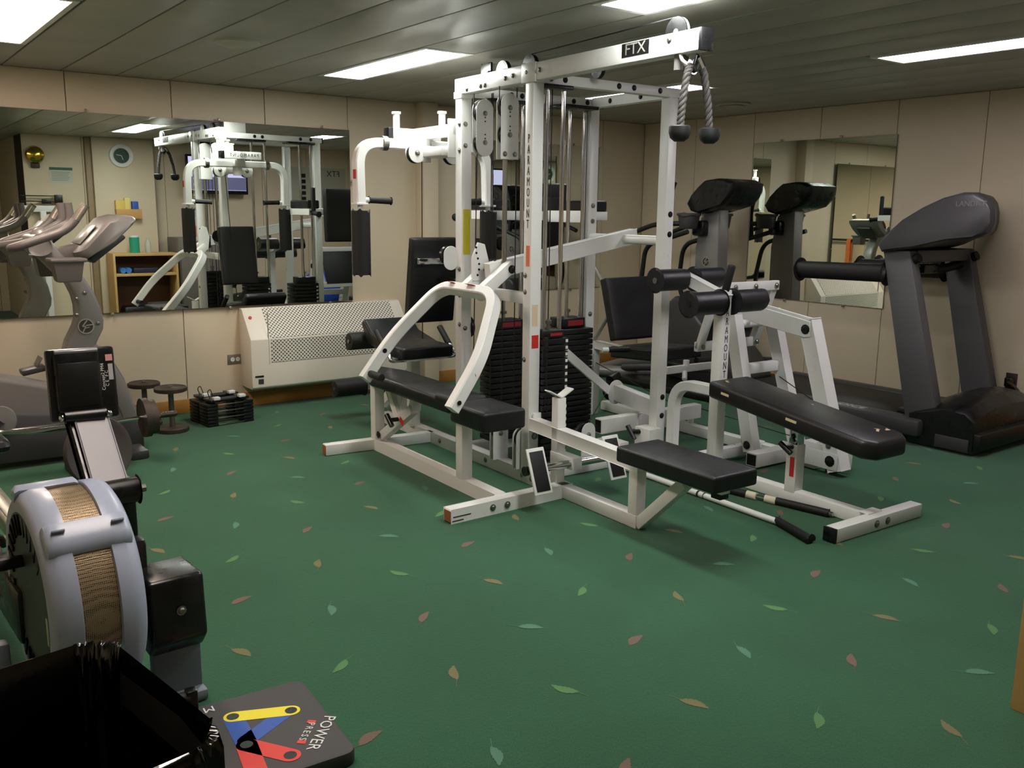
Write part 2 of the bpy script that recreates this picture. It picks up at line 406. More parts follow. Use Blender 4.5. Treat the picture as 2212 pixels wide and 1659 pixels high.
# round ceiling outlets
t = thing('ceiling_vent', 'round white air outlet in the ceiling near the big mirror', 'vent', (1.675, 4.47, ZC))
b = MB(); b.lathe([(0, -0.02), (0.055, -0.022), (0.075, -0.014), (0.105, -0.008), (0.112, 0.0)], (0, 0, 0), n=32); b.done('dish', mat('vent_white', (190, 186, 172), 0.5), t)
t = thing('ceiling_vent', 'round louvred air outlet in the ceiling by the right wall', 'vent', (5.34, 4.5, ZC))
b = MB(); b.lathe([(0.12, 0.0), (0.125, -0.012), (0.10, -0.018), (0.09, -0.004), (0.085, 0.0)], (0, 0, 0), n=32); b.done('rim', mat('vent_white', (190, 186, 172), 0.5), t)
b = MB(); b.lathe([(0.06, -0.004), (0.07, -0.022), (0.04, -0.026), (0, -0.026)], (0, 0, 0), n=32); b.done('dish', MATS['vent_white'], t)
b = MB(); b.lathe([(0, -0.002), (0.088, -0.002), (0.088, 0.0)], (0, 0, 0), n=32); b.done('dark_throat', BLKP, t)
MB().box((5.55, 2.28, ZC - 0.018), (5.58, 2.31, ZC + 0.0), 0.002).done('ceiling_hook', DBOLT).update_tag()
tag(bpy.data.objects['ceiling_hook'], 'small dark fitting on the ceiling above the wide treadmill', 'fitting')

# ================================================================== mirrors
def mirror_mat():
    m = bpy.data.materials.new('mirror_glass'); m.use_nodes = True; b = m.node_tree.nodes['Principled BSDF']
    b.inputs['Base Color'].default_value = (0.80, 0.845, 0.79, 1); b.inputs['Metallic'].default_value = 1.0; b.inputs['Roughness'].default_value = 0.0
    return m
MIRR = mirror_mat()
GEDGE = mat('glass_edge', (52, 66, 58), 0.3)
CLIP = mat('mirror_clip', (150, 140, 120), 0.35, metal=0.6)
def mirror(label, w, h, M, clips, seams=()):
    """M: x = width, y = up, z = out of the wall; origin lower left"""
    t = thing('wall_mirror', label, 'mirror'); t.matrix_world = M
    MB().box((0, 0, -0.006), (w, h, -0.0005)).done('backing', GEDGE, t)
    xs = [0] + list(seams) + [w]
    for a, b_ in zip(xs[:-1], xs[1:]):
        me = bpy.data.meshes.new('pane'); me.from_pydata([(a + 0.001, 0, 0), (b_ - 0.001, 0, 0), (b_ - 0.001, h, 0), (a + 0.001, h, 0)], [], [(0, 1, 2, 3)])
        obj('pane', me, MIRR, t)
    for (cx, cy) in clips:
        b = MB().rbox((cx, cy, 0.003), (0.02, 0.02, 0.008), bev=0.003); b.cyl((cx, cy, 0.006), (cx, cy, 0.011), 0.004, n=8); b.done('clip', CLIP, t)
    return t
MY, MT, M2Y, M3Y = R(-0.40), R(0.0), R(0.0), R(0.0)
def mwall_back(x0, z0, yaw, tilt, dy=0.012):
    M = Matrix.Translation((x0, YB - dy, z0)) @ Matrix.Rotation(yaw, 4, 'Z') @ Matrix.Rotation(tilt, 4, 'X') @ Matrix.Rotation(R(90), 4, 'X')
    return M
mirror('long frameless mirror on the wall behind the exercise bike', 3.63, 1.205, mwall_back(-0.58, 0.70, MY, MT, 0.013), [(0.55, 1.215), (1.38, 1.215), (1.9, 1.215), (2.7, 1.215), (3.42, 1.215), (3.64, 0.85), (3.64, 0.28), (0.7, -0.01), (1.97, -0.01), (2.72, -0.01), (3.45, -0.01)])
mirror('frameless mirror behind the weight tower between column and corner', 1.34, 1.205, mwall_back(4.16, 0.70, M2Y, 0), [(0.4, 1.215), (1.0, 1.215), (0.3, -0.01), (1.0, -0.01)])
M = Matrix.Translation((XR - 0.012, 4.81, 0.70)) @ Matrix.Rotation(M3Y, 4, 'Z') @ Matrix.Rotation(R(-90), 4, 'Z') @ Matrix.Rotation(R(90), 4, 'X')
mirror('square frameless mirror on the wall behind the treadmills', 1.22, 1.205, M, [(0.26, 1.212), (0.78, 1.212), (0.38, -0.008), (0.9, -0.008)])
# ================================================================== the multi-station gym (local axes: u along the back wall, v towards it)
gym = thing('multi_gym', 'large white multi-station weight machine with black pads in the room centre', 'gym machine', (2.744, 3.505, 0), R(-2.02))
A, Bv, S = 0.876, 0.637, 0.032
def part(name, b, material=WHITE, parent=None, ang=35): return b.done(name, material, parent or gym, ang)
def cap(p, q, w, h, parent, up=(0, 0, 1)): return part('end_cap', MB().bar(p, q, w, h, 0.003, up), BLKP, parent)
LET = mat('lettering_black', (40, 38, 38), 0.5)
# --- uprights
posts = {}
for nm, (u, v, z1) in dict(P1=(0, Bv, 1.95), P2=(0, 0, 1.95), P3=(A, Bv, 1.945), P4=(A, 0, 1.945)).items():
    posts[nm] = part('upright_post', MB().box((u - S, v - S, 0.0), (u + S, v + S, z1), 0.005))
P1, P2, P3, P4 = (posts[k] for k in ('P1', 'P2', 'P3', 'P4'))
for z in (1.80, 1.665, 1.04, 0.90, 0.74): bolt((-S, Bv - 0.012, z), (-1, 0, 0), P1, 0.010)
for z in (1.80, 1.69, 0.72): bolt((-0.008, Bv - S, z), (0, -1, 0), P1, 0.010)
for z in (1.045, 0.965, 0.63): bolt((-S, 0.012, z), (-1, 0, 0), P2, 0.010)
for z in (0.345, 0.245): bolt((0.006, -S, z), (0, -1, 0), P2, 0.014)
for z in (1.345, 1.24, 0.35, 0.245): bolt((A + 0.006, -S, z), (0, -1, 0), P4, 0.012, DBOLT)
for z in (1.39, 1.30, 0.75): bolt((A, Bv - S, z), (0, -1, 0), P3, 0.011)
MT_ = text('\n'.join('PARAMOUNT'), 0.058, LET, P2, face_m((-S - 0.0008, -0.002, 1.49), (0, -1, 0), (0, 0, 1)), sx=0.55, line=0.86)
part('warning_label', MB().box((-S - 0.001, -0.022, 1.09), (-S, 0.008, 1.19), 0), ORG, P2)
part('warning_label', MB().box((0.0 - 0.02, -S - 0.001, 0.80), (0.014, -S, 0.905), 0), mat('cream_label', (214, 190, 160), 0.5), P2)
part('warning_label', MB().box((-0.02, -S - 0.001, 0.69), (0.02, -S, 0.755), 0), RED, P2)
part('instruction_label', MB().box((0.0 - 0.022, Bv - S - 0.001, 1.12), (0.022, Bv - S, 1.36), 0), YEL, P1)
# --- top beams
arm = part('top_arm', MB().box((-0.034, -1.076, 1.95), (0.030, 0.672, 2.03), 0.005))
cap((0, -1.07, 1.99), (0, -1.086, 1.99), 0.066, 0.082, arm)
bdg = part('badge', MB().box((-0.0355, -0.808, 1.972), (-0.034, -0.648, 2.026), 0), BLKS, arm)
text('FTX', 0.062, mat('badge_silver', (165, 162, 156), 0.35, metal=0.4), bdg, face_m((-0.0362, -0.728, 1.999), (0, -1, 0), (0, 0, 1)), sx=1.12)
for v, z in ((0.55, 1.968), (0.42, 1.972), (0.38, 1.972), (0.20, 1.985), (0.135, 1.99), (0.02, 1.992), (-0.08, 1.992), (-0.92, 2.005)):
    bolt((-0.034, v, z), (-1, 0, 0), arm, 0.010)
for v in (0.36, 0.06): bolt((-0.02, v, 2.03), (0, 0, 1), arm, 0.010, DBOLT)
part('joint_plate', MB().box((-0.038, -0.052, 1.945), (0.034, 0.06, 2.033), 0.003), WHITE, arm)
part('joint_plate', MB().box((-0.038, 0.60, 1.93), (0.034, 0.676, 1.965), 0.003), WHITE, arm)
def beam(u0, v0, u1, v1, z0=1.945, z1=1.992, w=0.05):
    return part('top_beam', MB().bar((u0, v0, (z0 + z1) / 2), (u1, v1, (z0 + z1) / 2), w, z1 - z0, 0.004))
bn = beam(S, 0, A + 0.055, 0); bf = beam(S, Bv, A + 0.055, Bv); br = beam(A, S, A, Bv - S)
cap((A + 0.054, 0, 1.968), (A + 0.068, 0, 1.968), 0.052, 0.049, bn); cap((A + 0.054, Bv, 1.968), (A + 0.068, Bv, 1.968), 0.052, 0.049, bf)
for u in (0.075, 0.16, 0.50, 0.60, 0.78): bolt((u, -0.025, 1.97), (0, -1, 0), bn, 0.011, DBOLT)
for u in (0.29, 0.36, 0.72, 0.82): bolt((u, Bv - 0.025, 1.97), (0, -1, 0), bf, 0.011, DBOLT)
for u in (0.29, 0.36, 0.72, 0.82): bolt((u, Bv + 0.025, 1.97), (0, 1, 0), bf, 0.011, DBOLT)
for v in (0.2, 0.45): bolt((A - 0.025, v, 1.968), (-1, 0, 0), br, 0.011, DBOLT)
brk = part('pulley_bracket', MB().box((0.06, 0.46, 1.995), (0.26, 0.465, 2.095), 0.002).box((0.06, 0.54, 1.995), (0.26, 0.545, 2.095), 0.002), WHITE)
part('end_cap', MB().box((0.05, 0.455, 2.0), (0.062, 0.55, 2.10), 0.003), BLKP, brk)
# --- pulleys
def pulley(c, axis, r=0.05, parent=None, plate=None):
    c = V(c); a = V(axis).normalized(); b = MB()
    b.lathe([(0, -0.011), (r, -0.011), (r, -0.007), (r - 0.008, 0), (r, 0.007), (r, 0.011), (0, 0.011)], c, a, 24)
    p = part('pulley', b, BLKP, parent)
    bolt(c + a * 0.011, a, p, 0.010); bolt(c - a * 0.011, -a, p, 0.010); return p
pulley((0.0, -0.93, 2.035), (1, 0, 0), 0.058, arm)
for v in (0.33, 0.10): pulley((0.045, v, 2.035), (1, 0, 0), 0.055, arm)
pulley((0.16, 0.50, 2.06), (0, 1, 0), 0.045, brk)
pulley((0.30, -0.10, 2.02), (1, 0, 0), 0.04, bn)
# obround pulley plates hanging in the cables
def obround(c, w, h, axis='v', t=0.005, flat_bottom=False):
    pts = []; r_ = w / 2; hh = h / 2 - r_
    for k in range(13): a_ = math.pi * k / 12; pts.append((r_ * math.cos(a_), hh + r_ * math.sin(a_)))
    if flat_bottom: pts += [(-r_, -h / 2), (r_, -h / 2)]
    else:
        for k in range(13): a_ = math.pi + math.pi * k / 12; pts.append((r_ * math.cos(a_), -hh + r_ * math.sin(a_)))
    b = MB()
    if axis == 'v': b.prism([(c[0] + p, c[2] + q) for p, q in pts], c[1] - t / 2, c[1] + t / 2, 'xz', 0.0015, 1)
    else: b.prism([(c[1] + p, c[2] + q) for p, q in pts], c[0] - t / 2, c[0] + t / 2, 'yz', 0.0015, 1)
    return b
for (u, v, z, h, fb) in ((0.02, 0.48, 1.772, 0.285, False), (0.0, 0.225, 1.762, 0.315, True)):
    fr = part('pulley_block', obround((u, v - 0.02, z), 0.105, h, flat_bottom=fb), WHITE)
    part('rear_plate', obround((u, v + 0.02, z), 0.105, h, flat_bottom=fb), WHITE, fr)
    for dz in (h / 2 - 0.07, -(h / 2 - 0.07) if not fb else 0.02 - 0.06):
        b = MB(); b.lathe([(0, -0.012), (0.056, -0.012), (0.050, 0), (0.056, 0.012), (0, 0.012)], (u + 0.006, v, z + dz), (0, 1, 0), 22); part('pulley', b, BLKP, fr)
        bolt((u, v - 0.0225, z + dz), (0, -1, 0), fr, 0.010)
        for k in (1, 2):
            part('slot_hole', MB().cyl((u, v - 0.0232, z + dz - math.copysign(0.02 * k, dz)), (u, v - 0.0222, z + dz - math.copysign(0.02 * k, dz)), 0.0042, n=10), BLKP, fr)
    if fb:
        for du in (-0.03, 0.03): bolt((u + du, v - 0.0225, z - h / 2 + 0.025), (0, -1, 0), fr, 0.010)
        part('pull_rod', MB().cyl((u - 0.012, v, z - h / 2 + 0.01), (u - 0.012, v, 1.05), 0.012, n=14), STEEL, fr)
# --- weight stacks: guide rods, plates, heads
def stack(u0, u1, v0, v1, z0, z1, n, rods, head, labels, vrod):
    g = part('guide_rod', MB().cyl((rods[0], vrod, 0.04), (rods[0], vrod, 1.945), 0.0115, n=14), CHROME)
    part('guide_rod', MB().cyl((rods[1], vrod, 0.04), (rods[1], vrod, 1.945), 0.0115, n=14), CHROME)
    part('rod_holder', MB().box((u0 - 0.005, v0 + 0.015, 1.925), (u1 + 0.01, v1 - 0.015, 1.944), 0.003), BLKP)
    pitch = (z1 - z0) / n
    me = MB().rbox((0, 0, 0), (u1 - u0, v1 - v0, pitch - 0.004), bev=0.004).mesh('weight_plate'); me.materials.append(BLKS)
    lb = None
    if labels:
        lb = MB().rbox((0, 0, 0), (0.014, 0.0015, 0.015), bev=0).mesh('plate_label'); lb.materials.append(LBLW)
    for k in range(n):
        o = obj('weight_plate', me, None, gym); o.location = ((u0 + u1) / 2, (v0 + v1) / 2, z0 + (k + 0.5) * pitch)
        if labels and k not in (9,):
            l = obj('plate_label', lb, None, o); l.location = ((u1 - u0) / 2 - 0.011, -(v1 - v0) / 2 - 0.0008, 0)
            d = text(str((n - k) * 10), 0.009, LET, l, face_m((0, -0.0009, 0), (1, 0, 0), (0, 0, 1)), extrude=0.0001, name='number') if False else None
    hb = part('stack_head', MB().box(head[0], head[1], 0.006), BLKS)
    c0, c1 = V(head[0]), V(head[1])
    part('head_label', MB().box((c0.x + 0.045, c0.y - 0.001, c0.z + 0.012), (c1.x - 0.045 + 0.03, c0.y, c1.z - 0.014), 0), mat('red_dark_label', (150, 34, 40), 0.5), hb)
    part('lifting_pin', MB().cyl(((c0.x + c1.x) / 2, vrod, c1.z), ((c0.x + c1.x) / 2, vrod, c1.z + 0.05), 0.010, n=12).cyl(((c0.x + c1.x) / 2, vrod, c1.z + 0.03), ((c0.x + c1.x) / 2, vrod, c1.z + 0.045), 0.018, n=12), STEEL, hb)
    part('cable', MB().cyl(((c0.x + c1.x) / 2, vrod, c1.z + 0.05), ((c0.x + c1.x) / 2, vrod, 1.93), 0.0028, n=8), RUBBER)
stack(0.036, 0.192, -0.055, 0.045, 0.10, 0.735, 19, (0.074, 0.172), ((0.036, -0.05, 0.735), (0.17, 0.04, 0.775)), True, 0.0)
stack(0.150, 0.375, 0.575, 0.70, 0.06, 0.70, 19, (0.265, 0.385), ((0.17, 0.58, 0.70), (0.365, 0.695, 0.752)), False, Bv)
stack(0.600, 0.842, 0.53, 0.70, 0.05, 0.68, 19, (0.715, 0.822), ((0.64, 0.575, 0.68), (0.815, 0.695, 0.738)), False, Bv)
# labels on the far side of the rear stacks show in the mirror
for k in range(14):
    for u in (0.36, 0.83):
        part('plate_label', MB().box((u - 0.014, 0.700, 0.20 + k * 0.0337), (u, 0.7012, 0.214 + k * 0.0337)), LBLW)
# --- extra cables
def cable(*pts, r=0.0028): return part('cable', MB().sweep(pts, r, n=6), RUBBER)
cable((0.0, -0.93, 2.093), (0.045, 0.10, 2.09)); cable((0.045, 0.33, 2.09), (0.16, 0.5, 2.105))
cable((-0.034, 0.48, 1.94), (-0.034, 0.48, 1.86)); cable((0.075, 0.48, 1.95), (0.075, 0.48, 0.20)); cable((0.07, 0.46, 1.95), (0.072, 0.46, 0.95))
cable((0.055, 0.225, 1.95), (0.055, 0.225, 0.18)); cable((-0.05, 0.225, 1.95), (-0.05, 0.225, 1.86))
cable((-0.015, 0.48, 1.64), (-0.02, 0.50, 0.55)); cable((A - 0.05, Bv - 0.02, 1.94), (A - 0.05, Bv - 0.02, 0.2))
cable((-0.09, 0.93, 1.63), (-0.06, 0.99, 0.62)); cable((0.03, 0.30, 0.95), (0.03, 0.30, 0.2))
# --- base rails and feet
rh = 0.062
def rail(u0, v0, u1, v1, w=0.06, z0=0.002, z1=rh): return part('base_rail', MB().bar((u0, v0, (z0 + z1) / 2), (u1, v1, (z0 + z1) / 2), w, z1 - z0, 0.004))
r1 = rail(0, -0.30, 0, 1.62); r0 = rail(-0.350, -0.25, -0.355, 1.03)
foot_f = rail(-0.668, 1.03, 0.0, 0.985); foot_n = rail(-0.664, -0.31, 0.032, -0.278)
rust = mat('rusty_tube_end', (150, 92, 58), 0.8, noise=0.3, nscale=60)
part('tube_end', MB().rbox((-0.6665, -0.31, 0.032), (0.002, 0.050, 0.050), (0, 0, R(2.6))), rust, foot_n)
part('tube_end', MB().rbox((-0.670, 1.03, 0.032), (0.002, 0.050, 0.050), (0, 0, R(-3.8))), rust, foot_f)
rail(0, -0.278, 0.0, -0.83); rail(0, Bv, A, Bv); rail(0, 0, A + 0.03, 0, z1=0.05)
for v in (0.85, 0.36, 0.02, -0.06, -0.14): bolt((-0.03, v, 0.034), (-1, 0, 0), r1, 0.011)
for u in (-0.44, -0.36): bolt((u, -0.33, 0.034), (0, -1, 0), foot_n, 0.012)
bolt((-0.40, 1.00, 0.034), (-0.2, -1, 0), foot_f, 0.013, DBOLT)
chip = mat('paint_chips', (52, 46, 42), 0.8)
for (a0, a1, z) in ((-0.655, -0.56, 0.030), (-0.16, -0.09, 0.046), (-0.66, -0.60, 0.012)):
    part('paint_chip', MB().rbox(((a0 + a1) / 2, -0.3405 + ((a0 + a1) / 2 + 0.664) * 0.046, z), (a1 - a0, 0.0012, 0.005), (0, 0, R(2.6))), chip, foot_n)
# --- floor pulleys between the posts
for (v, dz) in ((0.27, 0), (0.06, 0)):
    hs = part('pulley_housing', obround((-0.005, v - 0.016, 0.165), 0.095, 0.21, 'v', flat_bottom=True), WHITE)
    part('rear_plate', obround((-0.005, v + 0.016, 0.165), 0.095, 0.21, 'v', flat_bottom=True), WHITE, hs)
    b = MB(); b.lathe([(0, -0.012), (0.055, -0.012), (0.048, 0), (0.055, 0.012), (0, 0.012)], (0.008, v, 0.215), (0, 1, 0), 22); part('pulley', b, BLKP, hs)
    bolt((-0.005, v - 0.019, 0.20), (0, -1, 0), hs, 0.010)
hs = part('pulley_housing', obround((0.30, -0.10, 0.185), 0.09, 0.21, 'v', flat_bottom=True), WHITE)
b = MB(); b.lathe([(0, -0.012), (0.055, -0.012), (0.048, 0), (0.055, 0.012), (0, 0.012)], (0.285, -0.08, 0.23), (0, 1, 0), 22); part('pulley', b, BLKP, hs); bolt((0.30, -0.103, 0.225), (0, -1, 0), hs, 0.011)
# --- press station: lever, yoke with two bent arms, bench
lev = part('press_lever', MB().bar((-0.09, 0.255, 1.052), (0.955, 0.33, 1.222), 0.05, 0.078, 0.004))
part('pivot_tube', MB().cyl((0.86, 0.32, 1.205), (A, 0.0, 1.205), 0.026, n=18).cyl((0.86, 0.32, 1.205), (A, Bv, 1.205), 0.026, n=18), WHITE, lev)
bolt((0.16, 0.245, 1.095), (0, -1, 0), lev, 0.011, DBOLT)
part('cross_brace', MB().box((0.0, 0.05, 0.90), (0.05, 0.60, 0.955), 0.004), WHITE)
yk = part('press_yoke', MB().sweep([(-0.57, -0.185, 0.475), (-0.405, -0.165, 0.69), (-0.175, 0.05, 0.955), (-0.17, 0.58, 0.955), (-0.39, 0.715, 0.69), (-0.575, 0.695, 0.475)], 0, rect=(0.05, 0.062), bend=0.11, bseg=8, up=(0, 0, 1)))
part('yoke_arm', MB().bar((-0.19, 0.20, 0.935), (0.015, 0.20, 1.085), 0.05, 0.06, 0.004), WHITE, yk)
part('yoke_arm', MB().bar((-0.19, 0.36, 0.935), (-0.08, 0.36, 1.02), 0.05, 0.06, 0.004), WHITE, yk)
b = MB(); b.prism([(-0.135, 1.0), (-0.05, 1.0), (-0.035, 1.10), (-0.06, 1.185), (-0.10, 1.195), (-0.135, 1.12)], 0.33, 0.345, 'xz', 0.002, 1); sec = part('adjuster_plate', b, WHITE, yk)
for k in range(6):
    z = 1.03 + 0.028 * k; part('adjuster_hole', MB().cyl((-0.105 + 0.01 * math.sin(k), 0.328, z), (-0.105 + 0.01 * math.sin(k), 0.330, z), 0.006, n=10), DBOLT, sec)
part('pull_pin', MB().cyl((-0.06, 0.32, 1.06), (-0.055, 0.24, 1.0), 0.016, n=12).cyl((-0.03, 0.30, 1.11), (-0.03, 0.30, 1.0), 0.018, n=12), BLKP, yk)
bolt((0.0, 0.174, 1.065), (0, -1, 0), yk, 0.016, BLKP)
part('warning_label', MB().rbox((-0.19, 0.26, 0.988), (0.03, 0.075, 0.001), (0, R(20), 0)), RED, yk); part('warning_label', MB().rbox((-0.19, 0.44, 0.988), (0.03, 0.05, 0.001), (0, R(20), 0)), RED, yk)
for sgn, ve in ((1, -0.185), (-1, 0.695)):
    part('grip', MB().cyl((-0.548, ve + sgn * 0.02, 0.505), (-0.548, ve + sgn * 0.15, 0.505), 0.019, n=14, bev=0.004), FOAM, yk)
    part('grip_stub', MB().cyl((-0.548, ve, 0.505), (-0.548, ve + sgn * 0.035, 0.505), 0.016, n=12), WHITE, yk)
    part('grip_hole', MB().cyl((-0.545, ve - sgn * 0.027, 0.508), (-0.545, ve - sgn * 0.0285, 0.508), 0.011, n=12), BLKP, yk)
for ve, dv in ((-0.165, -0.03), (0.71, -0.03)):
    part('tube_plug', MB().cyl((-0.46, ve + dv, 0.62), (-0.46, ve + dv + 0.002, 0.62), 0.013, n=12), BLKP, yk)
bf_ = part('bench_frame', MB().bar((-0.352, 1.0, 0.06), (-0.352, 1.0, 0.385), 0.06, 0.06, 0.004).bar((-0.352, 0.06, 0.06), (-0.352, 0.06, 0.38), 0.06, 0.06, 0.004).bar((-0.345, 1.03, 0.385), (-0.345, -0.2, 0.385), 0.05, 0.03, 0.003)
           .bar((-0.352, 0.93, 0.09), (-0.345, 0.58, 0.31), 0.05, 0.05, 0.004).bar((-0.33, 0.76, 0.22), (-0.33, 0.88, 0.38), 0.045, 0.04, 0.003).bar((-0.33, 0.60, 0.30), (-0.33, 0.58, 0.38), 0.05, 0.05, 0.003).bar((-0.33, 0.72, 0.23), (-0.30, 0.78, 0.38), 0.03, 0.03, 0.003))
part('pull_pin', MB().cyl((-0.378, 0.70, 0.235), (-0.43, 0.70, 0.235), 0.012, n=12).cyl((-0.43, 0.73, 0.26), (-0.43, 0.67, 0.21), 0.014, n=12), BLKP, bf_)
part('warning_label', MB().rbox((-0.377, 0.66, 0.23), (0.001, 0.05, 0.03), (R(30), 0, 0)), RED, bf_)
bolt((-0.383, 0.93, 0.10), (-1, 0, 0), bf_, 0.016, BLKP)
bp = MB(); bp.prism([(-0.458, 0.03), (-0.232, 0.03), (-0.225, 0.86), (-0.285, 1.07), (-0.345, 1.09), (-0.415, 1.05), (-0.462, 0.86)], 0.398, 0.468, 'xy', 0.018, 3); part('bench_pad', bp, VINYL, None, 50)
pad('bench_head_pad', (-0.345, -0.135, 0.415), (0.235, 0.30, 0.095), (0, 0, 0), gym, VINYL, 0.02, 0.004)
part('pad_support', MB().box((-0.375, -0.10, 0.34), (-0.315, 0.10, 0.385), 0.003), WHITE)
# --- low row station
lr = part('row_frame', MB().bar((0, -0.02, 0.31), (0, -0.83, 0.285), 0.05, 0.06, 0.004).bar((0, -0.80, 0.0), (0, -0.80, 0.29), 0.055, 0.055, 0.004).bar((0, -0.825, 0.02), (0, -1.09, 0.275), 0.05, 0.05, 0.004).bar((0, -0.78, 0.295), (0, -1.30, 0.295), 0.05, 0.03, 0.003)
          .bar((0, -0.235, 0.06), (0, -0.235, 0.48), 0.05, 0.05, 0.004))
part('bar_cradle', MB().rbox((-0.035, -0.235, 0.50), (0.075, 0.05, 0.006), (0, R(28), 0)).rbox((0.035, -0.235, 0.50), (0.075, 0.05, 0.006), (0, R(-28), 0)), WHITE, lr)
pad('row_seat_pad', (0.0, -1.07, 0.345), (0.245, 0.56, 0.068), (0, 0, 0), gym, VINYL, 0.016, 0.004)
part('rubber_stop', MB().box((-0.02, -1.29, 0.255), (0.03, -1.24, 0.31), 0.004), RUBBER, lr)
part('foot_axle', MB().cyl((-0.27, -0.355, 0.185), (0.235, -0.37, 0.185), 0.019, n=18), CHROME, lr)
part('axle_clamp', MB().box((-0.03, -0.385, 0.155), (0.03, -0.21, 0.215), 0.004), WHITE, lr)
part('axle_cap', MB().cyl((-0.285, -0.355, 0.185), (-0.268, -0.355, 0.185), 0.023, n=16), BLKP, lr)
for u in (-0.235, 0.215):
    fp = part('foot_plate', MB().rbox((u, -0.40, 0.19), (0.10, 0.010, 0.215), (R(-22), 0, R(0)), bev=0.004), WHITE, lr)
    part('grip_tread', MB().rbox((u, -0.4065, 0.191), (0.075, 0.003, 0.185), (R(-22), 0, 0), bev=0.001), RUBBER, fp)
part('strap_handle', MB().cyl((0.05, -0.045, 0.60), (0.055, -0.048, 0.745), 0.016, n=12, bev=0.004).cyl((0.056, -0.05, 0.58), (0.06, -0.052, 0.46), 0.006, n=8).sweep([(0.06, -0.052, 0.47), (0.075, -0.052, 0.44), (0.072, -0.052, 0.37), (0.055, -0.052, 0.37), (0.055, -0.052, 0.46)], 0.004, n=8, bend=0.02), BLKP, P2)
part('cable_eye', MB().box((-0.01, -0.045, 0.325), (0.04, -0.03, 0.365), 0.004), WHITE, P2)
# --- butterfly station hung on the far side of the left rear upright
fc = -0.02
fly = part('butterfly_boom', MB().box((fc - 0.03, Bv + 0.03, 1.745), (fc + 0.03, 1.16, 1.805), 0.004).box((fc - 0.155, 1.10, 1.745), (fc + 0.155, 1.16, 1.805), 0.004))
cap((fc - 0.155, 1.13, 1.775), (fc - 0.185, 1.13, 1.775), 0.062, 0.062, fly)
text('PARAMOUNT', 0.038, LET, fly, face_m((fc + 0.01, 1.1608, 1.775), (-1, 0, 0), (0, 0, 1)), spacing=1.35, sx=0.85)
for (u, v, z) in ((fc - 0.12, 1.13, 1.895), (0.0, 0.86, 1.885)):
    part('weight_peg', MB().cyl((u, v, 1.80), (u, v, z), 0.019, n=16).cyl((u, v, z - 0.012), (u, v, z), 0.026, n=16), WHITE, fly)
part('boom_bracket', MB().box((fc - 0.05, Bv + 0.03, 1.63), (fc + 0.05, Bv + 0.05, 1.83), 0.003).box((fc - 0.045, 1.00, 1.69), (fc + 0.045, 1.09, 1.745), 0.004), WHITE, fly)
hub = part('butterfly_hub', MB().cyl((fc, 1.02, 1.62), (fc, 1.02, 1.76), 0.035, n=20).box((fc - 0.08, 0.70, 1.64), (fc + 0.06, 0.98, 1.69), 0.005), WHITE)
for u in (fc - 0.115, fc + 0.115):
    hp = part('pulley_housing', obround((u, 0.90, 1.662), 0.105, 0.11, 'v', 0.005), WHITE)
    part('rear_plate', obround((u, 0.94, 1.662), 0.105, 0.11, 'v', 0.005), WHITE, hp)
    b = MB(); b.lathe([(0, -0.012), (0.05, -0.012), (0.044, 0), (0.05, 0.012), (0, 0.012)], (u, 0.92, 1.655), (0, 1, 0), 22); part('pulley', b, BLKP, hp)
    bolt((u, 0.897, 1.66), (0, -1, 0), hp, 0.012); bolt((u, 0.943, 1.66), (0, 1, 0), hp, 0.012)
    part('housing_arm', MB().box((min(u, fc) , 0.90, 1.64), (max(u, fc), 0.94, 1.70), 0.004), WHITE, hp)
for sgn in (-1, 1):
    e = fc + sgn * 0.415
    fa = part('butterfly_arm', MB().sweep([(fc + sgn * 0.03, 1.02, 1.71), (e - sgn * 0.0, 1.02, 1.71), (e, 1.005, 1.385)], 0, rect=(0.055, 0.055), bend=0.13, bseg=8))
    part('arm_collar', MB().cyl((fc + sgn * 0.24, 1.02, 1.71), (fc + sgn * 0.27, 1.02, 1.71), 0.04, n=16), STEEL, fa)
    part('warning_label', MB().box((e + sgn * 0.0275, 0.985, 1.515) if sgn > 0 else (e - 0.0287, 0.985, 1.515), (e + 0.0287, 1.02, 1.565) if sgn > 0 else (e - 0.0275, 1.02, 1.565)), RED, fa)
    part('hand_grip', MB().cyl((e - sgn * 0.055, 1.005, 1.405), (e - sgn * 0.19, 1.005, 1.40), 0.0175, n=14, bev=0.005), FOAM, fa)
    part('grip_stub', MB().cyl((e, 1.005, 1.405), (e - sgn * 0.06, 1.005, 1.405), 0.014, n=12), WHITE, fa)
    part('arm_foot', MB().cyl((e, 1.0, 1.39), (e, 1.0, 1.345), 0.014, n=12).box((e - 0.036, 0.965, 1.376), (e + 0.036, 1.04, 1.388), 0.003), WHITE, fa)
    part('forearm_roller', MB().cyl((e, 0.995, 1.0), (e, 0.995, 1.347), 0.051, n=24, bev=0.012), FOAM, fa)
pad('back_pad', (fc, 0.95, 0.96), (0.30, 0.06, 0.485), (R(8.2), 0, 0), gym, VINYL, 0.02, 0.0)
part('back_bracket', MB().box((fc - 0.13, 0.865, 1.055), (fc + 0.11, 0.905, 1.09), 0.004), CHROME)
part('back_strut', MB().box((fc + 0.02, Bv + 0.02, 0.90), (fc + 0.06, 0.90, 0.98), 0.004), CHROME)
part('back_plate', MB().prism([(-0.02, 0.93), (0.10, 0.93), (0.10, 1.02), (0.05, 1.10), (-0.0, 1.08)], Bv + 0.03, Bv + 0.04, 'xz', 0.002, 1), WHITE)
hp = part('pulley_housing', obround((-0.07, Bv + 0.015, 1.10), 0.09, 0.13, 'v', 0.005), WHITE); b = MB(); b.lathe([(0, -0.012), (0.05, -0.012), (0.044, 0), (0.05, 0.012), (0, 0.012)], (-0.078, Bv + 0.032, 1.115), (0, 1, 0), 22); part('pulley', b, BLKP, hp)
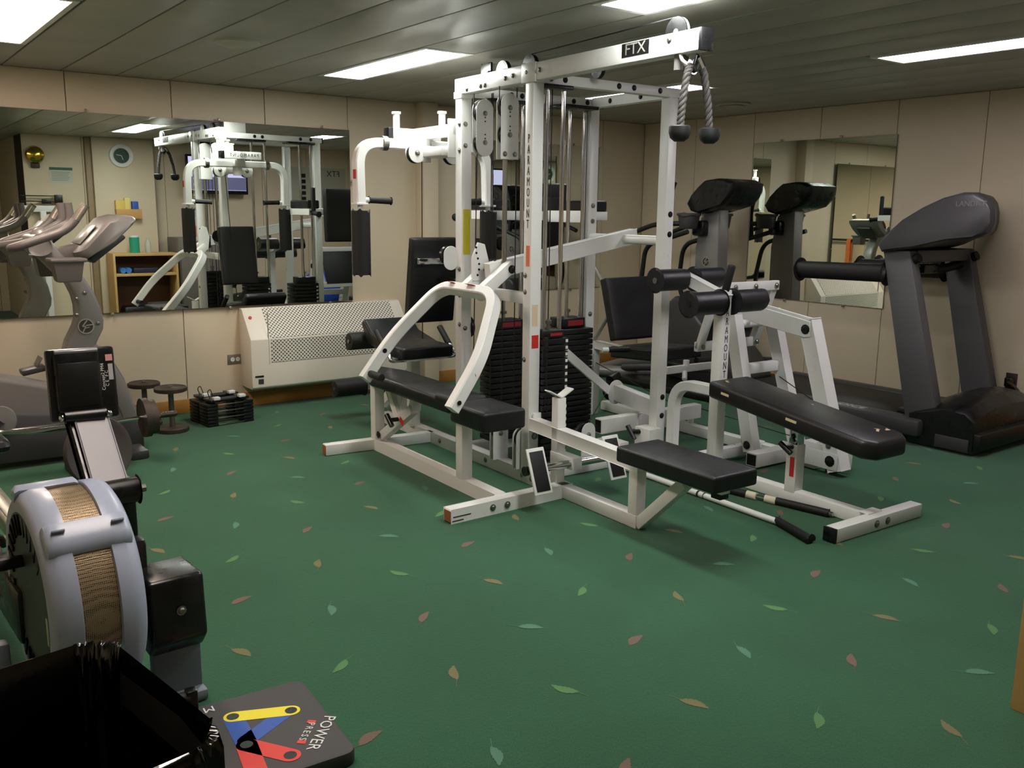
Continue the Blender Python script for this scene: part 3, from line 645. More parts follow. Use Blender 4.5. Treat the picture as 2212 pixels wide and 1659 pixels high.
st = MB(); st.prism([(0.985, 0.50), (1.24, 0.50), (1.46, 0.545), (1.545, 0.66), (1.50, 0.692), (1.41, 0.618), (1.17, 0.572), (0.985, 0.57)], fc - 0.17, fc + 0.17, 'yz', 0.016, 3); seat = part('seat_pad', st, VINYL, None, 50)
sp = part('seat_post', MB().bar((fc, 1.18, 0.06), (fc, 1.18, 0.52), 0.06, 0.06, 0.004).bar((fc, 1.18, 0.40), (fc, 1.60, 0.12), 0.05, 0.05, 0.004).box((fc - 0.14, 1.0, 0.488), (fc + 0.14, 1.42, 0.50), 0.002), WHITE)
part('seat_tube', MB().bar((fc, 1.18, 0.36), (fc, 1.18, 0.50), 0.048, 0.048, 0.003), CHROME, sp)
for u in (fc + 0.215, fc - 0.215):
    part('side_handle', MB().sweep([(fc, 1.05, 0.492), (u, 1.05, 0.492), (u, 1.06, 0.51), (u, 1.22, 0.635)], 0.0125, n=12, bend=0.03), CHROME)
    part('hand_grip', MB().cyl((u, 1.12, 0.557), (u, 1.23, 0.643), 0.0185, n=14, bev=0.005), FOAM)
lx = part('leg_lever', MB().bar((fc, 1.56, 0.55), (fc, 1.80, 0.20), 0.045, 0.045, 0.004), WHITE)
for (v, z, r) in ((1.575, 0.545, 0.055), (1.81, 0.205, 0.055)):
    for sgn in (-1, 1):
        part('ankle_roller', MB().cyl((fc + sgn * 0.03, v, z), (fc + sgn * 0.235, v, z), r, n=22, bev=0.01), FOAM, lx)
        part('roller_cap', MB().cyl((fc + sgn * 0.234, v, z), (fc + sgn * 0.242, v, z), 0.012, n=12), STEEL, lx)
pl = part('floor_pulley', MB().lathe([(0, -0.012), (0.06, -0.012), (0.052, 0), (0.06, 0.012), (0, 0.012)], (fc + 0.06, Bv + 0.02, 0.72), (1, 0, 0), 20), BLKP)
# --- dip / knee raise station on the right rear upright
dp = part('dip_frame', MB().box((0.43, 1.0, 1.30), (1.33, 1.05, 1.355), 0.004).box((A - 0.03, Bv + 0.03, 1.29), (A + 0.03, 1.02, 1.36), 0.004).bar((0.46, 1.02, 1.33), (0.46, 1.38, 1.33), 0.045, 0.045, 0.003).bar((1.30, 1.02, 1.33), (1.30, 1.38, 1.33), 0.045, 0.045, 0.003))
for u in (0.50, 1.27):
    pad('arm_pad', (u, 1.17, 1.392), (0.11, 0.34, 0.07), (0, 0, 0), dp, VINYL, 0.018, -0.004)
    part('dip_grip', MB().cyl((u - 0.03, 1.40, 1.34), (u - 0.03, 1.40, 1.525), 0.0185, n=14, bev=0.006), FOAM, dp)
    part('dip_grip', MB().cyl((u - 0.03, 1.38, 1.325), (u - 0.03, 1.50, 1.31), 0.0185, n=14, bev=0.006), FOAM, dp)
pad('back_pad', (A, 1.09, 1.30), (0.30, 0.07, 0.46), (R(3), 0, 0), dp, VINYL, 0.022, 0.0)
part('pad_plate', MB().box((A - 0.11, 1.035, 1.15), (A + 0.11, 1.05, 1.44), 0.003), BLKS, dp)
# --- abdominal / leg curl bench at the right front upright
E_ = part('curl_frame', MB().sweep([(A, -0.128, 0.0), (A, -0.128, 0.452), (A, -0.44, 0.452)], 0, rect=(0.055, 0.055), bend=0.15, bseg=10).bar((A, -0.44, 0.0), (A, -0.44, 0.975), 0.062, 0.062, 0.005).bar((A, -0.46, 0.448), (A, -1.33, 0.318), 0.05, 0.028, 0.003))
MTX = text('\n'.join('PARAMOUNT'), 0.054, LET, E_, face_m((A + 0.004, -0.4715, 0.725), (1, 0, 0), (0, 0, 1)), sx=0.6, line=0.84)
rail(A, 0.0, A, -1.36); ft = rail(0.560, -1.390, 1.185, -1.390, z1=0.064)
part('end_cap', MB().box((0.548, -1.421, 0.002), (0.562, -1.359, 0.065), 0.003), BLKP, ft)
for u in (0.84, 0.92): bolt((u, -1.42, 0.034), (0, -1, 0), ft, 0.013)
part('weld_plate', MB().box((A - 0.04, -1.38, 0.062), (A + 0.06, -1.33, 0.069), 0.002), WHITE, ft)
pp = part('pad_post', MB().bar((A, -0.945, 0.05), (A, -0.945, 0.285), 0.062, 0.062, 0.004), WHITE, E_)
part('inner_post', MB().bar((A, -0.945, 0.27), (A, -0.945, 0.375), 0.05, 0.05, 0.003), CHROME, pp); bolt((A - 0.026, -0.945, 0.325), (-1, 0, 0), pp, 0.010, BLKP)
part('warning_label', MB().box((A - 0.0322, -0.965, 0.13), (A - 0.031, -0.940, 0.225)), RED, pp)
part('pull_pin', MB().cyl((A - 0.03, -0.945, 0.275), (A - 0.075, -0.945, 0.275), 0.012, n=12).cyl((A - 0.075, -0.91, 0.292), (A - 0.075, -0.975, 0.255), 0.013, n=12), BLKP, pp)
def worn_vinyl():
    m = bpy.data.materials.new('worn_black_vinyl'); m.use_nodes = True; nt = m.node_tree; b = nt.nodes['Principled BSDF']; L = nt.links
    tc = nt.nodes.new('ShaderNodeTexCoord'); n = nt.nodes.new('ShaderNodeTexNoise'); n.inputs['Scale'].default_value = 13; n.inputs['Detail'].default_value = 6; n.inputs['Distortion'].default_value = 1.5
    L.new(tc.outputs['Object'], n.inputs['Vector'])
    r = nt.nodes.new('ShaderNodeValToRGB'); r.color_ramp.interpolation = 'CONSTANT'; r.color_ramp.elements[0].color = srgb(24, 21, 21); r.color_ramp.elements[1].color = srgb(196, 186, 160); r.color_ramp.elements[1].position = 0.735
    L.new(n.outputs['Fac'], r.inputs['Fac']); L.new(r.outputs[0], b.inputs['Base Color']); b.inputs['Roughness'].default_value = 0.4
    n2 = nt.nodes.new('ShaderNodeTexNoise'); n2.inputs['Scale'].default_value = 250; bp_ = nt.nodes.new('ShaderNodeBump'); bp_.inputs['Strength'].default_value = 0.12; bp_.inputs['Distance'].default_value = 0.003
    L.new(tc.outputs['Object'], n2.inputs['Vector']); L.new(n2.outputs['Fac'], bp_.inputs['Height']); L.new(bp_.outputs[0], b.inputs['Normal']); return m
WV = worn_vinyl()
cb = MB(); cb.prism([(A - 0.145, -0.50), (A + 0.145, -0.50), (A + 0.15, -1.39), (A + 0.10, -1.44), (A - 0.10, -1.44), (A - 0.15, -1.39)], 0.0, 0.085, 'xy', 0.02, 3)
o = part('curl_pad', cb, WV, None, 50)
for v in o.data.vertices: v.co.z += 0.452 + (v.co.y + 0.47) * 0.132
foamt = mat('exposed_foam', (205, 188, 150), 0.9)
for (u, v, a_, l) in ((A + 0.05, -1.33, 30, 0.05), (A + 0.10, -1.345, -20, 0.02), (A - 0.149, -1.02, 0, 0.06), (A - 0.149, -0.62, 0, 0.05), (A - 0.06, -0.55, 60, 0.035)):
    zt = 0.452 + (v + 0.47) * 0.132
    if u > A - 0.14: part('tear', MB().rbox((u, v, zt + 0.0853), (l, 0.012, 0.0015), (R(7.5), 0, R(a_)), bev=0), foamt, o); part('tear', MB().rbox((u + 0.012, v + 0.012, zt + 0.087), (l * 0.5, 0.008, 0.0015), (R(7.5), 0, R(a_ + 70)), bev=0), foamt, o)
    else: part('tear', MB().rbox((u - 0.001, v, zt + 0.05), (0.0015, l, 0.012), (R(7.5), 0, 0), bev=0), foamt, o)
rl = part('roller_lever', MB().bar((A, -0.165, 1.022), (A, -0.47, 0.925), 0.045, 0.055, 0.004), WHITE)
for (v, z, r, w0, w1) in ((-0.19, 1.012, 0.056, 0.04, 0.235), (-0.46, 0.915, 0.058, 0.045, 0.265)):
    for sgn in (-1, 1):
        b = MB().cyl((A + sgn * w0, v, z), (A + sgn * w1, v, z), r, n=24, bev=0.01)
        part('foam_roller', b, VINYL, rl); part('roller_cap', MB().cyl((A + sgn * (w1 - 0.002), v, z), (A + sgn * (w1 + 0.004), v, z), 0.016, n=14), STEEL if v > -0.3 else BLKP, rl)
part('lever_grip', MB().cyl((A, -0.445, 0.94), (A, -0.485, 1.10), 0.020, n=14, bev=0.005), FOAM, rl)
# --- leg press at the far right
LP = 1.45
lp = part('leg_press_frame', MB().bar((LP, 1.12, 0.035), (LP, -0.66, 0.035), 0.06, 0.06, 0.004).bar((LP - 0.15, 1.06, 0.0), (LP - 0.15, 1.06, 0.505), 0.06, 0.05, 0.004).bar((LP - 0.15, 1.03, 0.48), (LP - 0.1, 0.45, 0.455), 0.05, 0.05, 0.004)
          .bar((LP - 0.3, -0.455, 0.05), (LP + 0.3, -0.455, 0.05), 0.075, 0.075, 0.003).bar((A + 0.03, -0.27, 0.05), (LP, -0.27, 0.05), 0.05, 0.06, 0.004).bar((LP + 0.26, 1.0, 0.035), (LP + 0.3, 0.9, 0.02), 0.05, 0.04, 0.003))
part('tube_end', MB().box((LP - 0.303, -0.485, 0.02), (LP - 0.2995, -0.425, 0.08)), BLKP, lp)
for u in (LP - 0.065, LP + 0.055): part('rail_plate', MB().box((u, -0.82, 0.035), (u + 0.012, -0.46, 0.125), 0.003), WHITE, lp)
bolt((LP - 0.066, -0.775, 0.082), (-1, 0, 0), lp, 0.022, BLKP)
lk = part('press_linkage', MB().bar((LP - 0.17, -0.155, 0.80), (LP - 0.17, -0.345, 0.055), 0.055, 0.075, 0.004).bar((LP + 0.15, -0.16, 0.81), (LP + 0.15, -0.40, 0.055), 0.055, 0.075, 0.004).bar((LP - 0.17, -0.235, 0.50), (LP + 0.15, -0.235, 0.50), 0.05, 0.055, 0.004).cyl((LP - 0.17, -0.165, 0.745), (LP + 0.15, -0.165, 0.745), 0.025, n=16))
part('front_leg', MB().bar((LP - 0.02, -0.552, 0.80), (LP - 0.02, -0.805, 0.03), 0.075, 0.085, 0.004), WHITE, lk)
for u in (LP - 0.067, LP + 0.022): part('link_plate', MB().prism([(-0.06, 0.775), (-0.06, 0.845), (-0.15, 0.862), (-0.59, 0.80), (-0.60, 0.72), (-0.56, 0.71)], u, u + 0.008, 'yz', 0.003, 1), WHITE, lk)
bolt((LP - 0.068, -0.565, 0.755), (-1, 0, 0), lk, 0.02, BLKP); bolt((LP - 0.199, -0.33, 0.09), (-1, 0, 0), lk, 0.018, BLKP); bolt((LP - 0.199, -0.265, 0.43), (-1, 0, 0), lk, 0.013, DBOLT); bolt((LP - 0.06, -0.70, 0.33), (-1, 0, 0), lk, 0.012, STEEL); bolt((LP - 0.06, -0.755, 0.16), (-1, 0, 0), lk, 0.012, STEEL)
part('bumper', MB().box((LP - 0.05, -0.79, 0.012), (LP + 0.02, -0.74, 0.03), 0.003), RUBBER, lk)
part('cable_guide', MB().rbox((LP - 0.03, -0.635, 0.44), (0.02, 0.02, 0.13), (R(-18), 0, 0), bev=0.004), BLKP, lk)
fpl = part('foot_carriage', MB().bar((LP - 0.26, 0.03, 0.60), (LP + 0.26, 0.03, 0.60), 0.03, 0.055, 0.004).bar((LP - 0.26, -0.10, 0.945), (LP + 0.26, -0.10, 0.945), 0.03, 0.055, 0.004).bar((LP - 0.235, 0.03, 0.585), (LP - 0.235, -0.10, 0.96), 0.05, 0.03, 0.004).bar((LP + 0.235, 0.03, 0.585), (LP + 0.235, -0.10, 0.96), 0.05, 0.03, 0.004), WHITE, lk)
part('foot_plate', MB().rbox((LP, -0.012, 0.77), (0.40, 0.012, 0.34), (R(20), 0, 0), bev=0.004), RUBBER, fpl)
for (u, v, z) in ((LP - 0.23, 0.0, 0.60), (LP + 0.23, 0.0, 0.60), (LP + 0.23, -0.12, 0.945), (LP + 0.05, -0.12, 0.945), (LP - 0.12, -0.12, 0.945)): bolt((u, v - 0.0, z), (0, -1, 0.2), fpl, 0.012)
part('resist_beam', MB().bar((LP - 0.17, -0.03, 0.775), (LP - 0.03, -0.10, 0.775), 0.03, 0.03, 0.003).cyl((LP - 0.20, -0.10, 0.775), (LP + 0.12, -0.10, 0.775), 0.022, n=16), WHITE, lk)
pad('back_pad', (LP - 0.02, 0.855, 0.735), (0.40, 0.065, 0.41), (R(-17), 0, 0), gym, VINYL, 0.022, 0.0)
pad('seat_pad', (LP + 0.03, 0.66, 0.468), (0.40, 0.44, 0.075), (R(-4), 0, 0), gym, VINYL, 0.02, 0.004)
part('back_struts', MB().cyl((LP - 0.16, 1.10, 1.02), (LP - 0.13, 0.93, 0.80), 0.012, n=12).cyl((LP - 0.16, 1.06, 0.50), (LP - 0.12, 0.93, 0.72), 0.014, n=12), mat('strut_grey', (168, 166, 158), 0.4, metal=0.5), lp)
part('side_handle', MB().cyl((LP - 0.31, 0.79, 0.487), (LP - 0.24, 0.76, 0.487), 0.016, n=12), WHITE, lp); part('hand_grip', MB().cyl((LP - 0.27, 0.775, 0.487), (LP - 0.16, 0.70, 0.492), 0.019, n=12, bev=0.004), FOAM, lp)
part('far_grip', MB().cyl((LP + 0.16, 0.42, 0.43), (LP + 0.30, 0.40, 0.43), 0.022, n=12, bev=0.004), FOAM, lp)
part('warning_label', MB().box((LP - 0.11, 0.40, 0.385), (LP - 0.03, 0.401, 0.41)), RED, lp); part('seat_rail', MB().box((LP - 0.14, 0.37, 0.375), (LP + 0.35, 0.40, 0.42), 0.004).cyl((LP + 0.03, 0.38, 0.41), (LP + 0.03, 0.38, 0.45), 0.02, n=12).cyl((LP + 0.0, 0.36, 0.38), (LP - 0.03, 0.33, 0.34), 0.016, n=12), WHITE, lp)
hs = part('pulley_housing', MB().box((LP - 0.185, 1.035, 0.25), (LP - 0.18, 1.09, 0.42), 0.002), BLKP, lp)
# cable channels and pulleys near the front right upright
ch = part('cable_channel', MB().box((0.66, 0.215, 0.115), (1.46, 0.275, 0.20), 0.003).box((0.62, 0.05, 0.035), (0.72, 0.21, 0.10), 0.003))
part('tube_end', MB().box((0.6555, 0.222, 0.122), (0.661, 0.268, 0.193)), BLKP, ch); bolt((0.62, 0.10, 0.07), (-1, 0, 0), ch, 0.012); bolt((0.62, 0.16, 0.07), (-1, 0, 0), ch, 0.012)
part('pull_pin', MB().cyl((0.80, 0.0, 0.16), (0.72, 0.03, 0.16), 0.014, n=12).cyl((0.715, 0.06, 0.19), (0.715, 0.0, 0.125), 0.014, n=12), BLKP, ch)
part('anchor_block', MB().box((0.76, -0.07, 0.05), (0.85, 0.05, 0.185), 0.004), WHITE, ch)
ck = part('cable_arm', MB().bar((A + 0.02, 0.03, 0.275), (1.02, 0.50, 0.275), 0.055, 0.085, 0.004))
pk = part('pulley_plate', obround((1.01, 0.50, 0.275), 0.12, 0.15, 'v', 0.006), WHITE, ck); b = MB(); b.lathe([(0, -0.012), (0.065, -0.012), (0.057, 0), (0.065, 0.012), (0, 0.012)], (1.0, 0.525, 0.285), (0, 1, 0), 22); part('pulley', b, BLKP, ck); bolt((1.01, 0.497, 0.28), (0, -1, 0), ck, 0.012)
part('clamp', MB().cyl((0.985, 0.53, 0.345), (1.06, 0.55, 0.365), 0.03, n=14), BLKP, ck)
part('link_strap', MB().bar((0.36, 0.20, 0.62), (0.86, 0.40, 0.32), 0.012, 0.045, 0.003), WHITE)
tp = part('turn_pulley', MB().lathe([(0, 0), (0.06, 0), (0.06, 0.004), (0, 0.004)], (1.46, 0.30, 0.165), (0, 0, 1), 22), WHITE); b = MB(); b.lathe([(0, -0.014), (0.055, -0.014), (0.048, -0.007), (0.055, 0), (0, 0)], (1.46, 0.30, 0.163), (0, 0, 1), 22); part('pulley', b, BLKP, tp)
part('pulley_foot', MB().cyl((1.46, 0.30, 0.06), (1.46, 0.30, 0.15), 0.02, n=12), WHITE, tp)
cable((1.40, 0.30, 0.155), (LP - 0.16, 1.04, 0.36)); cable((1.52, 0.30, 0.155), (LP + 0.02, -0.45, 0.14)); cable((0.37, 0.05, 0.24), (0.66, 0.245, 0.16)); cable((0.34, 0.0, 0.20), (0.95, 0.52, 0.28)); cable((LP + 0.13, -0.25, 0.44), (LP - 0.03, -0.66, 0.36))
# ================================================================== cardio machines
def pt(name, b, material, parent, ang=35): return b.done(name, material, parent, ang)
def emblem(c, right, up, r, parent):
    """round badge: dark disc, light rim and a slanted monogram"""
    M = face_m(c, right, up)
    d = MB(); d.lathe([(0, 0), (r, 0), (r, 0.002), (0, 0.002)], (0, 0, 0), n=28); o = pt('emblem', d, mat('emblem_dark', (62, 58, 56), 0.4), parent); o.matrix_local = M
    g = MB(); g.lathe([(r * 0.93, 0), (r * 1.08, 0), (r * 1.08, 0.004), (r * 0.93, 0.004), (r * 0.93, 0)], (0, 0, 0), n=28)
    lt = mat('emblem_light', (178, 172, 164), 0.35, metal=0.4); pt('emblem_ring', g, lt, o)
    s = MB()
    for (x0, y0, x1, y1, w) in ((0.20, 0.85, -0.45, 0.02, 0.16), (-0.45, 0.02, 0.05, 0.0, 0.16), (0.0, 0.05, -0.45, -0.82, 0.14), (0.02, 0.12, 0.9, 0.20, 0.15), (-0.15, -0.25, 0.45, -0.14, 0.12)):
        s.bar((x0 * r, y0 * r, 0.003), (x1 * r, y1 * r, 0.003), w * r, 0.003, 0, up=(0, 0, 1))
    pt('monogram', s, lt, o); return o

# ---------------- wide treadmill by the right wall
T0 = V(5.5, 3.4, 0)
tm = thing('treadmill', 'wide dark grey treadmill with long foam handrail against the right wall', 'treadmill', T0)
def tl(p): return V(p) - T0
def tb(lo, hi, bev=0.006): return MB().box(tl(lo), tl(hi), bev)
def ty(pts, x0, x1, bev=0.006, seg=2): return MB().prism([(a - T0.y, b) for a, b in pts], x0 - T0.x, x1 - T0.x, 'yz', bev, seg)
dk = pt('deck', tb((5.12, 2.40, 0.035), (5.90, 4.22, 0.135), 0.01), BLKS, tm)
for x0, x1, nm in ((5.06, 5.20, 'side_rail'), (5.82, 5.92, 'side_rail')):
    sr = pt(nm, tb((x0, 2.74, 0.06), (x1, 4.24, 0.162), 0.02), DGREY, tm)
    if x0 < 5.1: text('LANDICE', 0.085, mat('rail_print', (190, 188, 184), 0.5), sr, face_m(tl((5.12, 3.30, 0.1628)), (0, -1, 0), (1, 0, 0)), sx=1.0)
pt('running_belt', tb((5.215, 2.70, 0.135), (5.81, 4.22, 0.150), 0.006), RUBBER, tm)
hood = MB(); hood.loft([[tl((x, 2.44, 0.02)), tl((x, 2.83, 0.02)), tl((x, 2.83, 0.19)), tl((x, 2.74, zt * 0.85)), tl((x, 2.62, zt)), tl((x, 2.50, zt * 0.97)), tl((x, 2.44, zt * 0.80))] for x, zt in ((5.11, 0.245), (5.13, 0.262), (5.3, 0.318), (5.52, 0.335), (5.75, 0.318), (5.91, 0.262), (5.93, 0.245))])
hd = pt('motor_hood', hood, BLKP, tm, 30)
pt('skirt', tb((5.105, 2.46, 0.02), (5.115, 2.66, 0.095), 0.003), DGREY, hd)
for x in (5.30, 5.40): pt('rating_label', MB().rbox(tl((x, 2.4385, 0.11)), (0.035 if x < 5.35 else 0.075, 0.002, 0.03 if x < 5.35 else 0.06)), LBLW if x < 5.35 else DGREY, hd)
prof = [(2.625, 0.0), (2.84, 0.0), (3.115, 1.15), (2.94, 1.15)]
for x0, x1 in ((5.14, 5.225), (5.83, 5.915)):
    u = pt('upright', ty(prof, x0, x1, 0.012), TGREY, tm)
    pt('upright_foot', ty([(2.45, 0.0), (2.66, 0.0), (2.66, 0.075), (2.45, 0.075)], x0 + 0.005, x1 - 0.005, 0.006), TGREY, u)
pt('cross_beam', tb((5.22, 2.93, 1.075), (5.835, 3.08, 1.15), 0.012), TGREY, tm)
cons = [(3.11, 1.135), (3.135, 1.175), (3.10, 1.225), (2.985, 1.33), (2.86, 1.405), (2.74, 1.46), (2.64, 1.485), (2.56, 1.483), (2.495, 1.445), (2.462, 1.39), (2.455, 1.32), (2.475, 1.265), (2.53, 1.235), (2.70, 1.215), (2.90, 1.165)]
cb_ = MB(); n_ = len(cons)
def cring(x, k): # shrink towards the ends for a rounded shell
    cy = sum(p[0] for p in cons) / n_; cz = sum(p[1] for p in cons) / n_
    return [tl((x, cy + (a - cy) * k, cz + (b - cz) * k)) for a, b in cons]
def cfar(x, k): return [V((p.x, (3.11 - (3.11 - (p.y + T0.y)) * 0.5) - T0.y, p.z)) for p in cring(x, k)]
cb_.loft([cring(5.085, 0.90), cring(5.095, 0.96), cring(5.13, 1.0), cfar(5.84, 0.98), cfar(5.88, 0.94), cfar(5.89, 0.88)])
co = pt('console', cb_, DGREY, tm, 40)
text('LANDICE', 0.042, mat('console_print', (104, 100, 100), 0.5), co, face_m(tl((5.084, 2.575, 1.42)), (0, -1, 0), (0, 0, 1)))
pt('display', MB().rbox(tl((5.5, 2.93, 1.372)), (0.46, 0.02, 0.16), (R(55), 0, 0), 0.004), BLKP, co)
for x in (5.185, 5.872):
    h = pt('handrail', MB().sweep([tl((x, 2.90, 1.11)), tl((x, 3.07, 1.035)), tl((x, 3.16, 0.995)), tl((x, 3.70, 0.995))], 0.030, n=16, bend=0.08), RUBBER, tm)
    pt('foam_sleeve', MB().cyl(tl((x, 3.10, 1.005)), tl((x, 3.72, 0.995)), 0.056, n=20, bev=0.022), FOAM, h)
pt('grip_bar', MB().sweep([tl((5.22, 2.98, 1.055)), tl((5.32, 3.04, 1.02)), tl((5.74, 3.04, 1.02)), tl((5.84, 2.98, 1.055))], 0.028, n=14, bend=0.06), FOAM, tm)
pt('speed_paddle', tb((5.42, 2.99, 1.0), (5.60, 3.06, 1.06), 0.015), BLKP, tm)
pt('belt_cover_step', tb((5.22, 2.80, 0.150), (5.80, 2.98, 0.185), 0.01), mat('brown_black', (40, 34, 32), 0.5), tm)

# ---------------- cross trainer behind the leg press
E0 = V(5.52, 4.85, 0)
el = thing('cross_trainer', 'grey cross trainer with black console in the corner behind the leg press', 'exercise machine', E0)
def elx(p): return V(p) - E0
def eb(lo, hi, bev=0.006): return MB().box(elx(lo), elx(hi), bev)
def ey(pts, x0, x1, bev=0.006, seg=2): return MB().prism([(a - E0.y, b) for a, b in pts], x0 - E0.x, x1 - E0.x, 'yz', bev, seg)
cl = pt('column', ey([(4.90, 0.55), (4.655, 0.55), (4.685, 1.40), (4.70, 1.44), (4.75, 1.45), (4.80, 1.40), (4.86, 1.33), (4.905, 1.08)], 5.46, 5.58, 0.012), SILV, el)
emblem(elx((5.459, 4.785, 0.985)), (0, -1, 0), (0, 0, 1), 0.035, cl)
cs = [(4.91, 1.425), (4.87, 1.49), (4.80, 1.555), (4.735, 1.60), (4.62, 1.612), (4.53, 1.605), (4.462, 1.578), (4.465, 1.53), (4.49, 1.475), (4.55, 1.415), (4.66, 1.385), (4.80, 1.352), (4.87, 1.37)]
def er(x, k):
    cy = 4.69; cz = 1.48; return [elx((x, cy + (a - cy) * k, cz + (b - cz) * k)) for a, b in cs]
b = MB(); b.loft([er(5.33, 0.88), er(5.345, 0.97), er(5.38, 1.0), er(5.66, 1.0), er(5.695, 0.97), er(5.71, 0.88)]); ec = pt('console', b, BLKP, el, 40)
for x in (5.335, 5.705):
    c = pt('cup_holder', MB().cyl(elx((x, 4.87, 1.235)), elx((x, 4.87, 1.345)), 0.068, 0.085, n=20, bev=0.01), DGREY, el)
    pt('cup_rim', MB().cyl(elx((x, 4.87, 1.335)), elx((x, 4.87, 1.355)), 0.094, n=20, bev=0.006), DGREY, c)
for x in (5.30, 5.74):
    pt('handlebar', MB().sweep([elx((x + (0.12 if x < 5.5 else -0.12), 4.84, 1.27)), elx((x, 4.95, 1.275)), elx((x - 0.02, 5.18, 1.265)), elx((x - 0.02, 5.46, 1.18))], 0.019, n=12, bend=0.08), RUBBER, el)
    pt('moving_arm', MB().sweep([elx((x - 0.05, 4.80, 1.215)), elx((x - 0.05, 5.02, 1.155)), elx((x - 0.05, 5.24, 1.10)), elx((x - 0.03, 5.3, 0.75)), elx((x, 5.05, 0.35))], 0.019, n=12, bend=0.1), RUBBER, el)
    pt('upper_grip', MB().sweep([elx((x - 0.04, 5.02, 1.17)), elx((x - 0.04, 5.045, 1.40)), elx((x - 0.04, 4.965, 1.585))], 0.021, n=12, bend=0.1), FOAM, el)
pt('handle_hub', eb((5.40, 4.78, 1.18), (5.64, 4.90, 1.30), 0.02), BLKP, el)
bd = pt('drive_housing', ey([(5.00, 0.06), (4.34, 0.06), (4.28, 0.14), (4.40, 0.30), (4.64, 0.50), (4.82, 0.66), (4.95, 0.72), (5.03, 0.66), (5.06, 0.40), (5.10, 0.16)], 5.30, 5.72, 0.03, 3), DGREY, el)
pt('base_plate', eb((5.02, 4.30, 0.0), (5.84, 5.30, 0.055), 0.012), BLKS, el)
for x in (5.16, 5.86):
    pt('pedal_arm', MB().sweep([elx((x, 4.42, 0.22)), elx((x, 4.9, 0.17)), elx((x, 5.35, 0.10))], 0.03, n=12, bend=0.2), DGREY, el)
    pt('foot_pedal', eb((x - 0.08, 4.62, 0.20), (x + 0.05, 4.98, 0.235), 0.012), BLKP, el)
pt('rear_foot', MB().sweep([elx((5.03, 5.56, 0.062)), elx((5.16, 5.36, 0.062)), elx((5.30, 5.20, 0.072)), elx((5.52, 5.12, 0.10))], 0.045, n=14, bend=0.1), SILV, el)
pt('rear_foot', MB().sweep([elx((5.03, 5.56, 0.062)), elx((5.5, 5.72, 0.062)), elx((5.9, 5.6, 0.062))], 0.04, n=12, bend=0.1), SILV, el)

# ---------------- upright bike by the big mirror
B0 = V(0.95, 5.3, 0)
bk = thing('exercise_bike', 'silver grey upright exercise bike in front of the long mirror', 'exercise bike', B0)
def bx_(p): return V(p) - B0
def bp_(pts, y0, y1, bev=0.01, seg=2): return MB().prism([(a - B0.x, b) for a, b in pts], y0 - B0.y, y1 - B0.y, 'xz', bev, seg)
neck = [(0.905, 0.42), (0.975, 0.645), (1.015, 0.72), (1.031, 0.765), (1.032, 0.83), (1.022, 0.887), (0.999, 0.945), (0.835, 1.135), (0.925, 1.19), (1.007, 1.085), (1.078, 0.985), (1.125, 0.90), (1.150, 0.825), (1.164, 0.745), (1.158, 0.70), (1.123, 0.634), (1.038, 0.414)]
nk = pt('frame_neck', bp_(neck, 5.235, 5.365, 0.02, 3), SILV, bk)
emblem(bx_((1.068, 5.2335, 0.722)), (1, 0, 0), (0, 0, 1), 0.038, nk)
for (x, z) in ((1.035, 0.87), (1.075, 0.90), (1.13, 0.735), (1.028, 0.785)): bolt(bx_((x, 5.235, z)), (0, -1, 0), nk, 0.009)
body = [(1.330, 0.02), (1.325, 0.19), (1.285, 0.275), (1.245, 0.42), (1.18, 0.555), (1.115, 0.635), (1.03, 0.55), (0.91, 0.41), (0.763, 0.458), (0.639, 0.492), (0.35, 0.53), (0.0, 0.50), (-0.25, 0.30), (-0.30, 0.05)]
hs_ = pt('drive_housing', bp_(body, 5.21, 5.40, 0.03, 3), GREYP, bk)
pt('shroud_panel', bp_([(1.318, 0.03), (1.315, 0.17), (1.08, 0.235), (0.62, 0.30), (-0.1, 0.34), (-0.2, 0.05)], 5.196, 5.214, 0.006), DGREY, hs_)
pt('front_fin', bp_([(1.10, 0.60), (1.17, 0.545), (1.235, 0.41), (1.275, 0.27), (1.30, 0.17), (1.22, 0.20), (1.15, 0.42)], 5.20, 5.214, 0.004), SILV, hs_)
pt('crank_disc', MB().cyl(bx_((0.62, 5.20, 0.27)), bx_((0.62, 5.175, 0.27)), 0.075, n=26, bev=0.006), SILV, hs_)
pt('crank_arm', MB().bar(bx_((0.62, 5.17, 0.27)), bx_((0.50, 5.16, 0.16)), 0.02, 0.035, 0.004), DGREY, hs_)
pd = pt('pedal', MB().rbox(bx_((0.83, 5.46, 0.475)), (0.12, 0.10, 0.03), (0, R(-10), 0), 0.006), DGREY, bk); pt('pedal_strap', MB().rbox(bx_((0.86, 5.46, 0.52)), (0.055, 0.10, 0.008), (0, R(-62), 0), 0.002), GREYP, pd)
pt('front_foot', MB().box(bx_((1.20, 5.03, 0.0)), bx_((1.30, 5.57, 0.05)), 0.012), DGREY, bk)
pt('rear_foot', MB().box(bx_((-0.30, 5.05, 0.0)), bx_((-0.20, 5.55, 0.05)), 0.012), DGREY, bk)
pt('stem_head', MB().cyl(bx_((0.87, 5.19, 1.155)), bx_((0.87, 5.41, 1.155)), 0.055, n=20, bev=0.015).sphere(bx_((0.90, 5.3, 1.19)), 0.055, 16), SILV, bk)
cn = [(1.03, 1.115), (1.20, 1.295), (1.26, 1.312), (1.325, 1.305), (1.343, 1.292), (1.325, 1.265), (1.225, 1.17), (1.07, 1.075), (1.04, 1.085)]
def cnr(y, k): return [bx_((1.19 + (a - 1.19) * k, y, 1.20 + (b - 1.20) * k)) for a, b in cn]
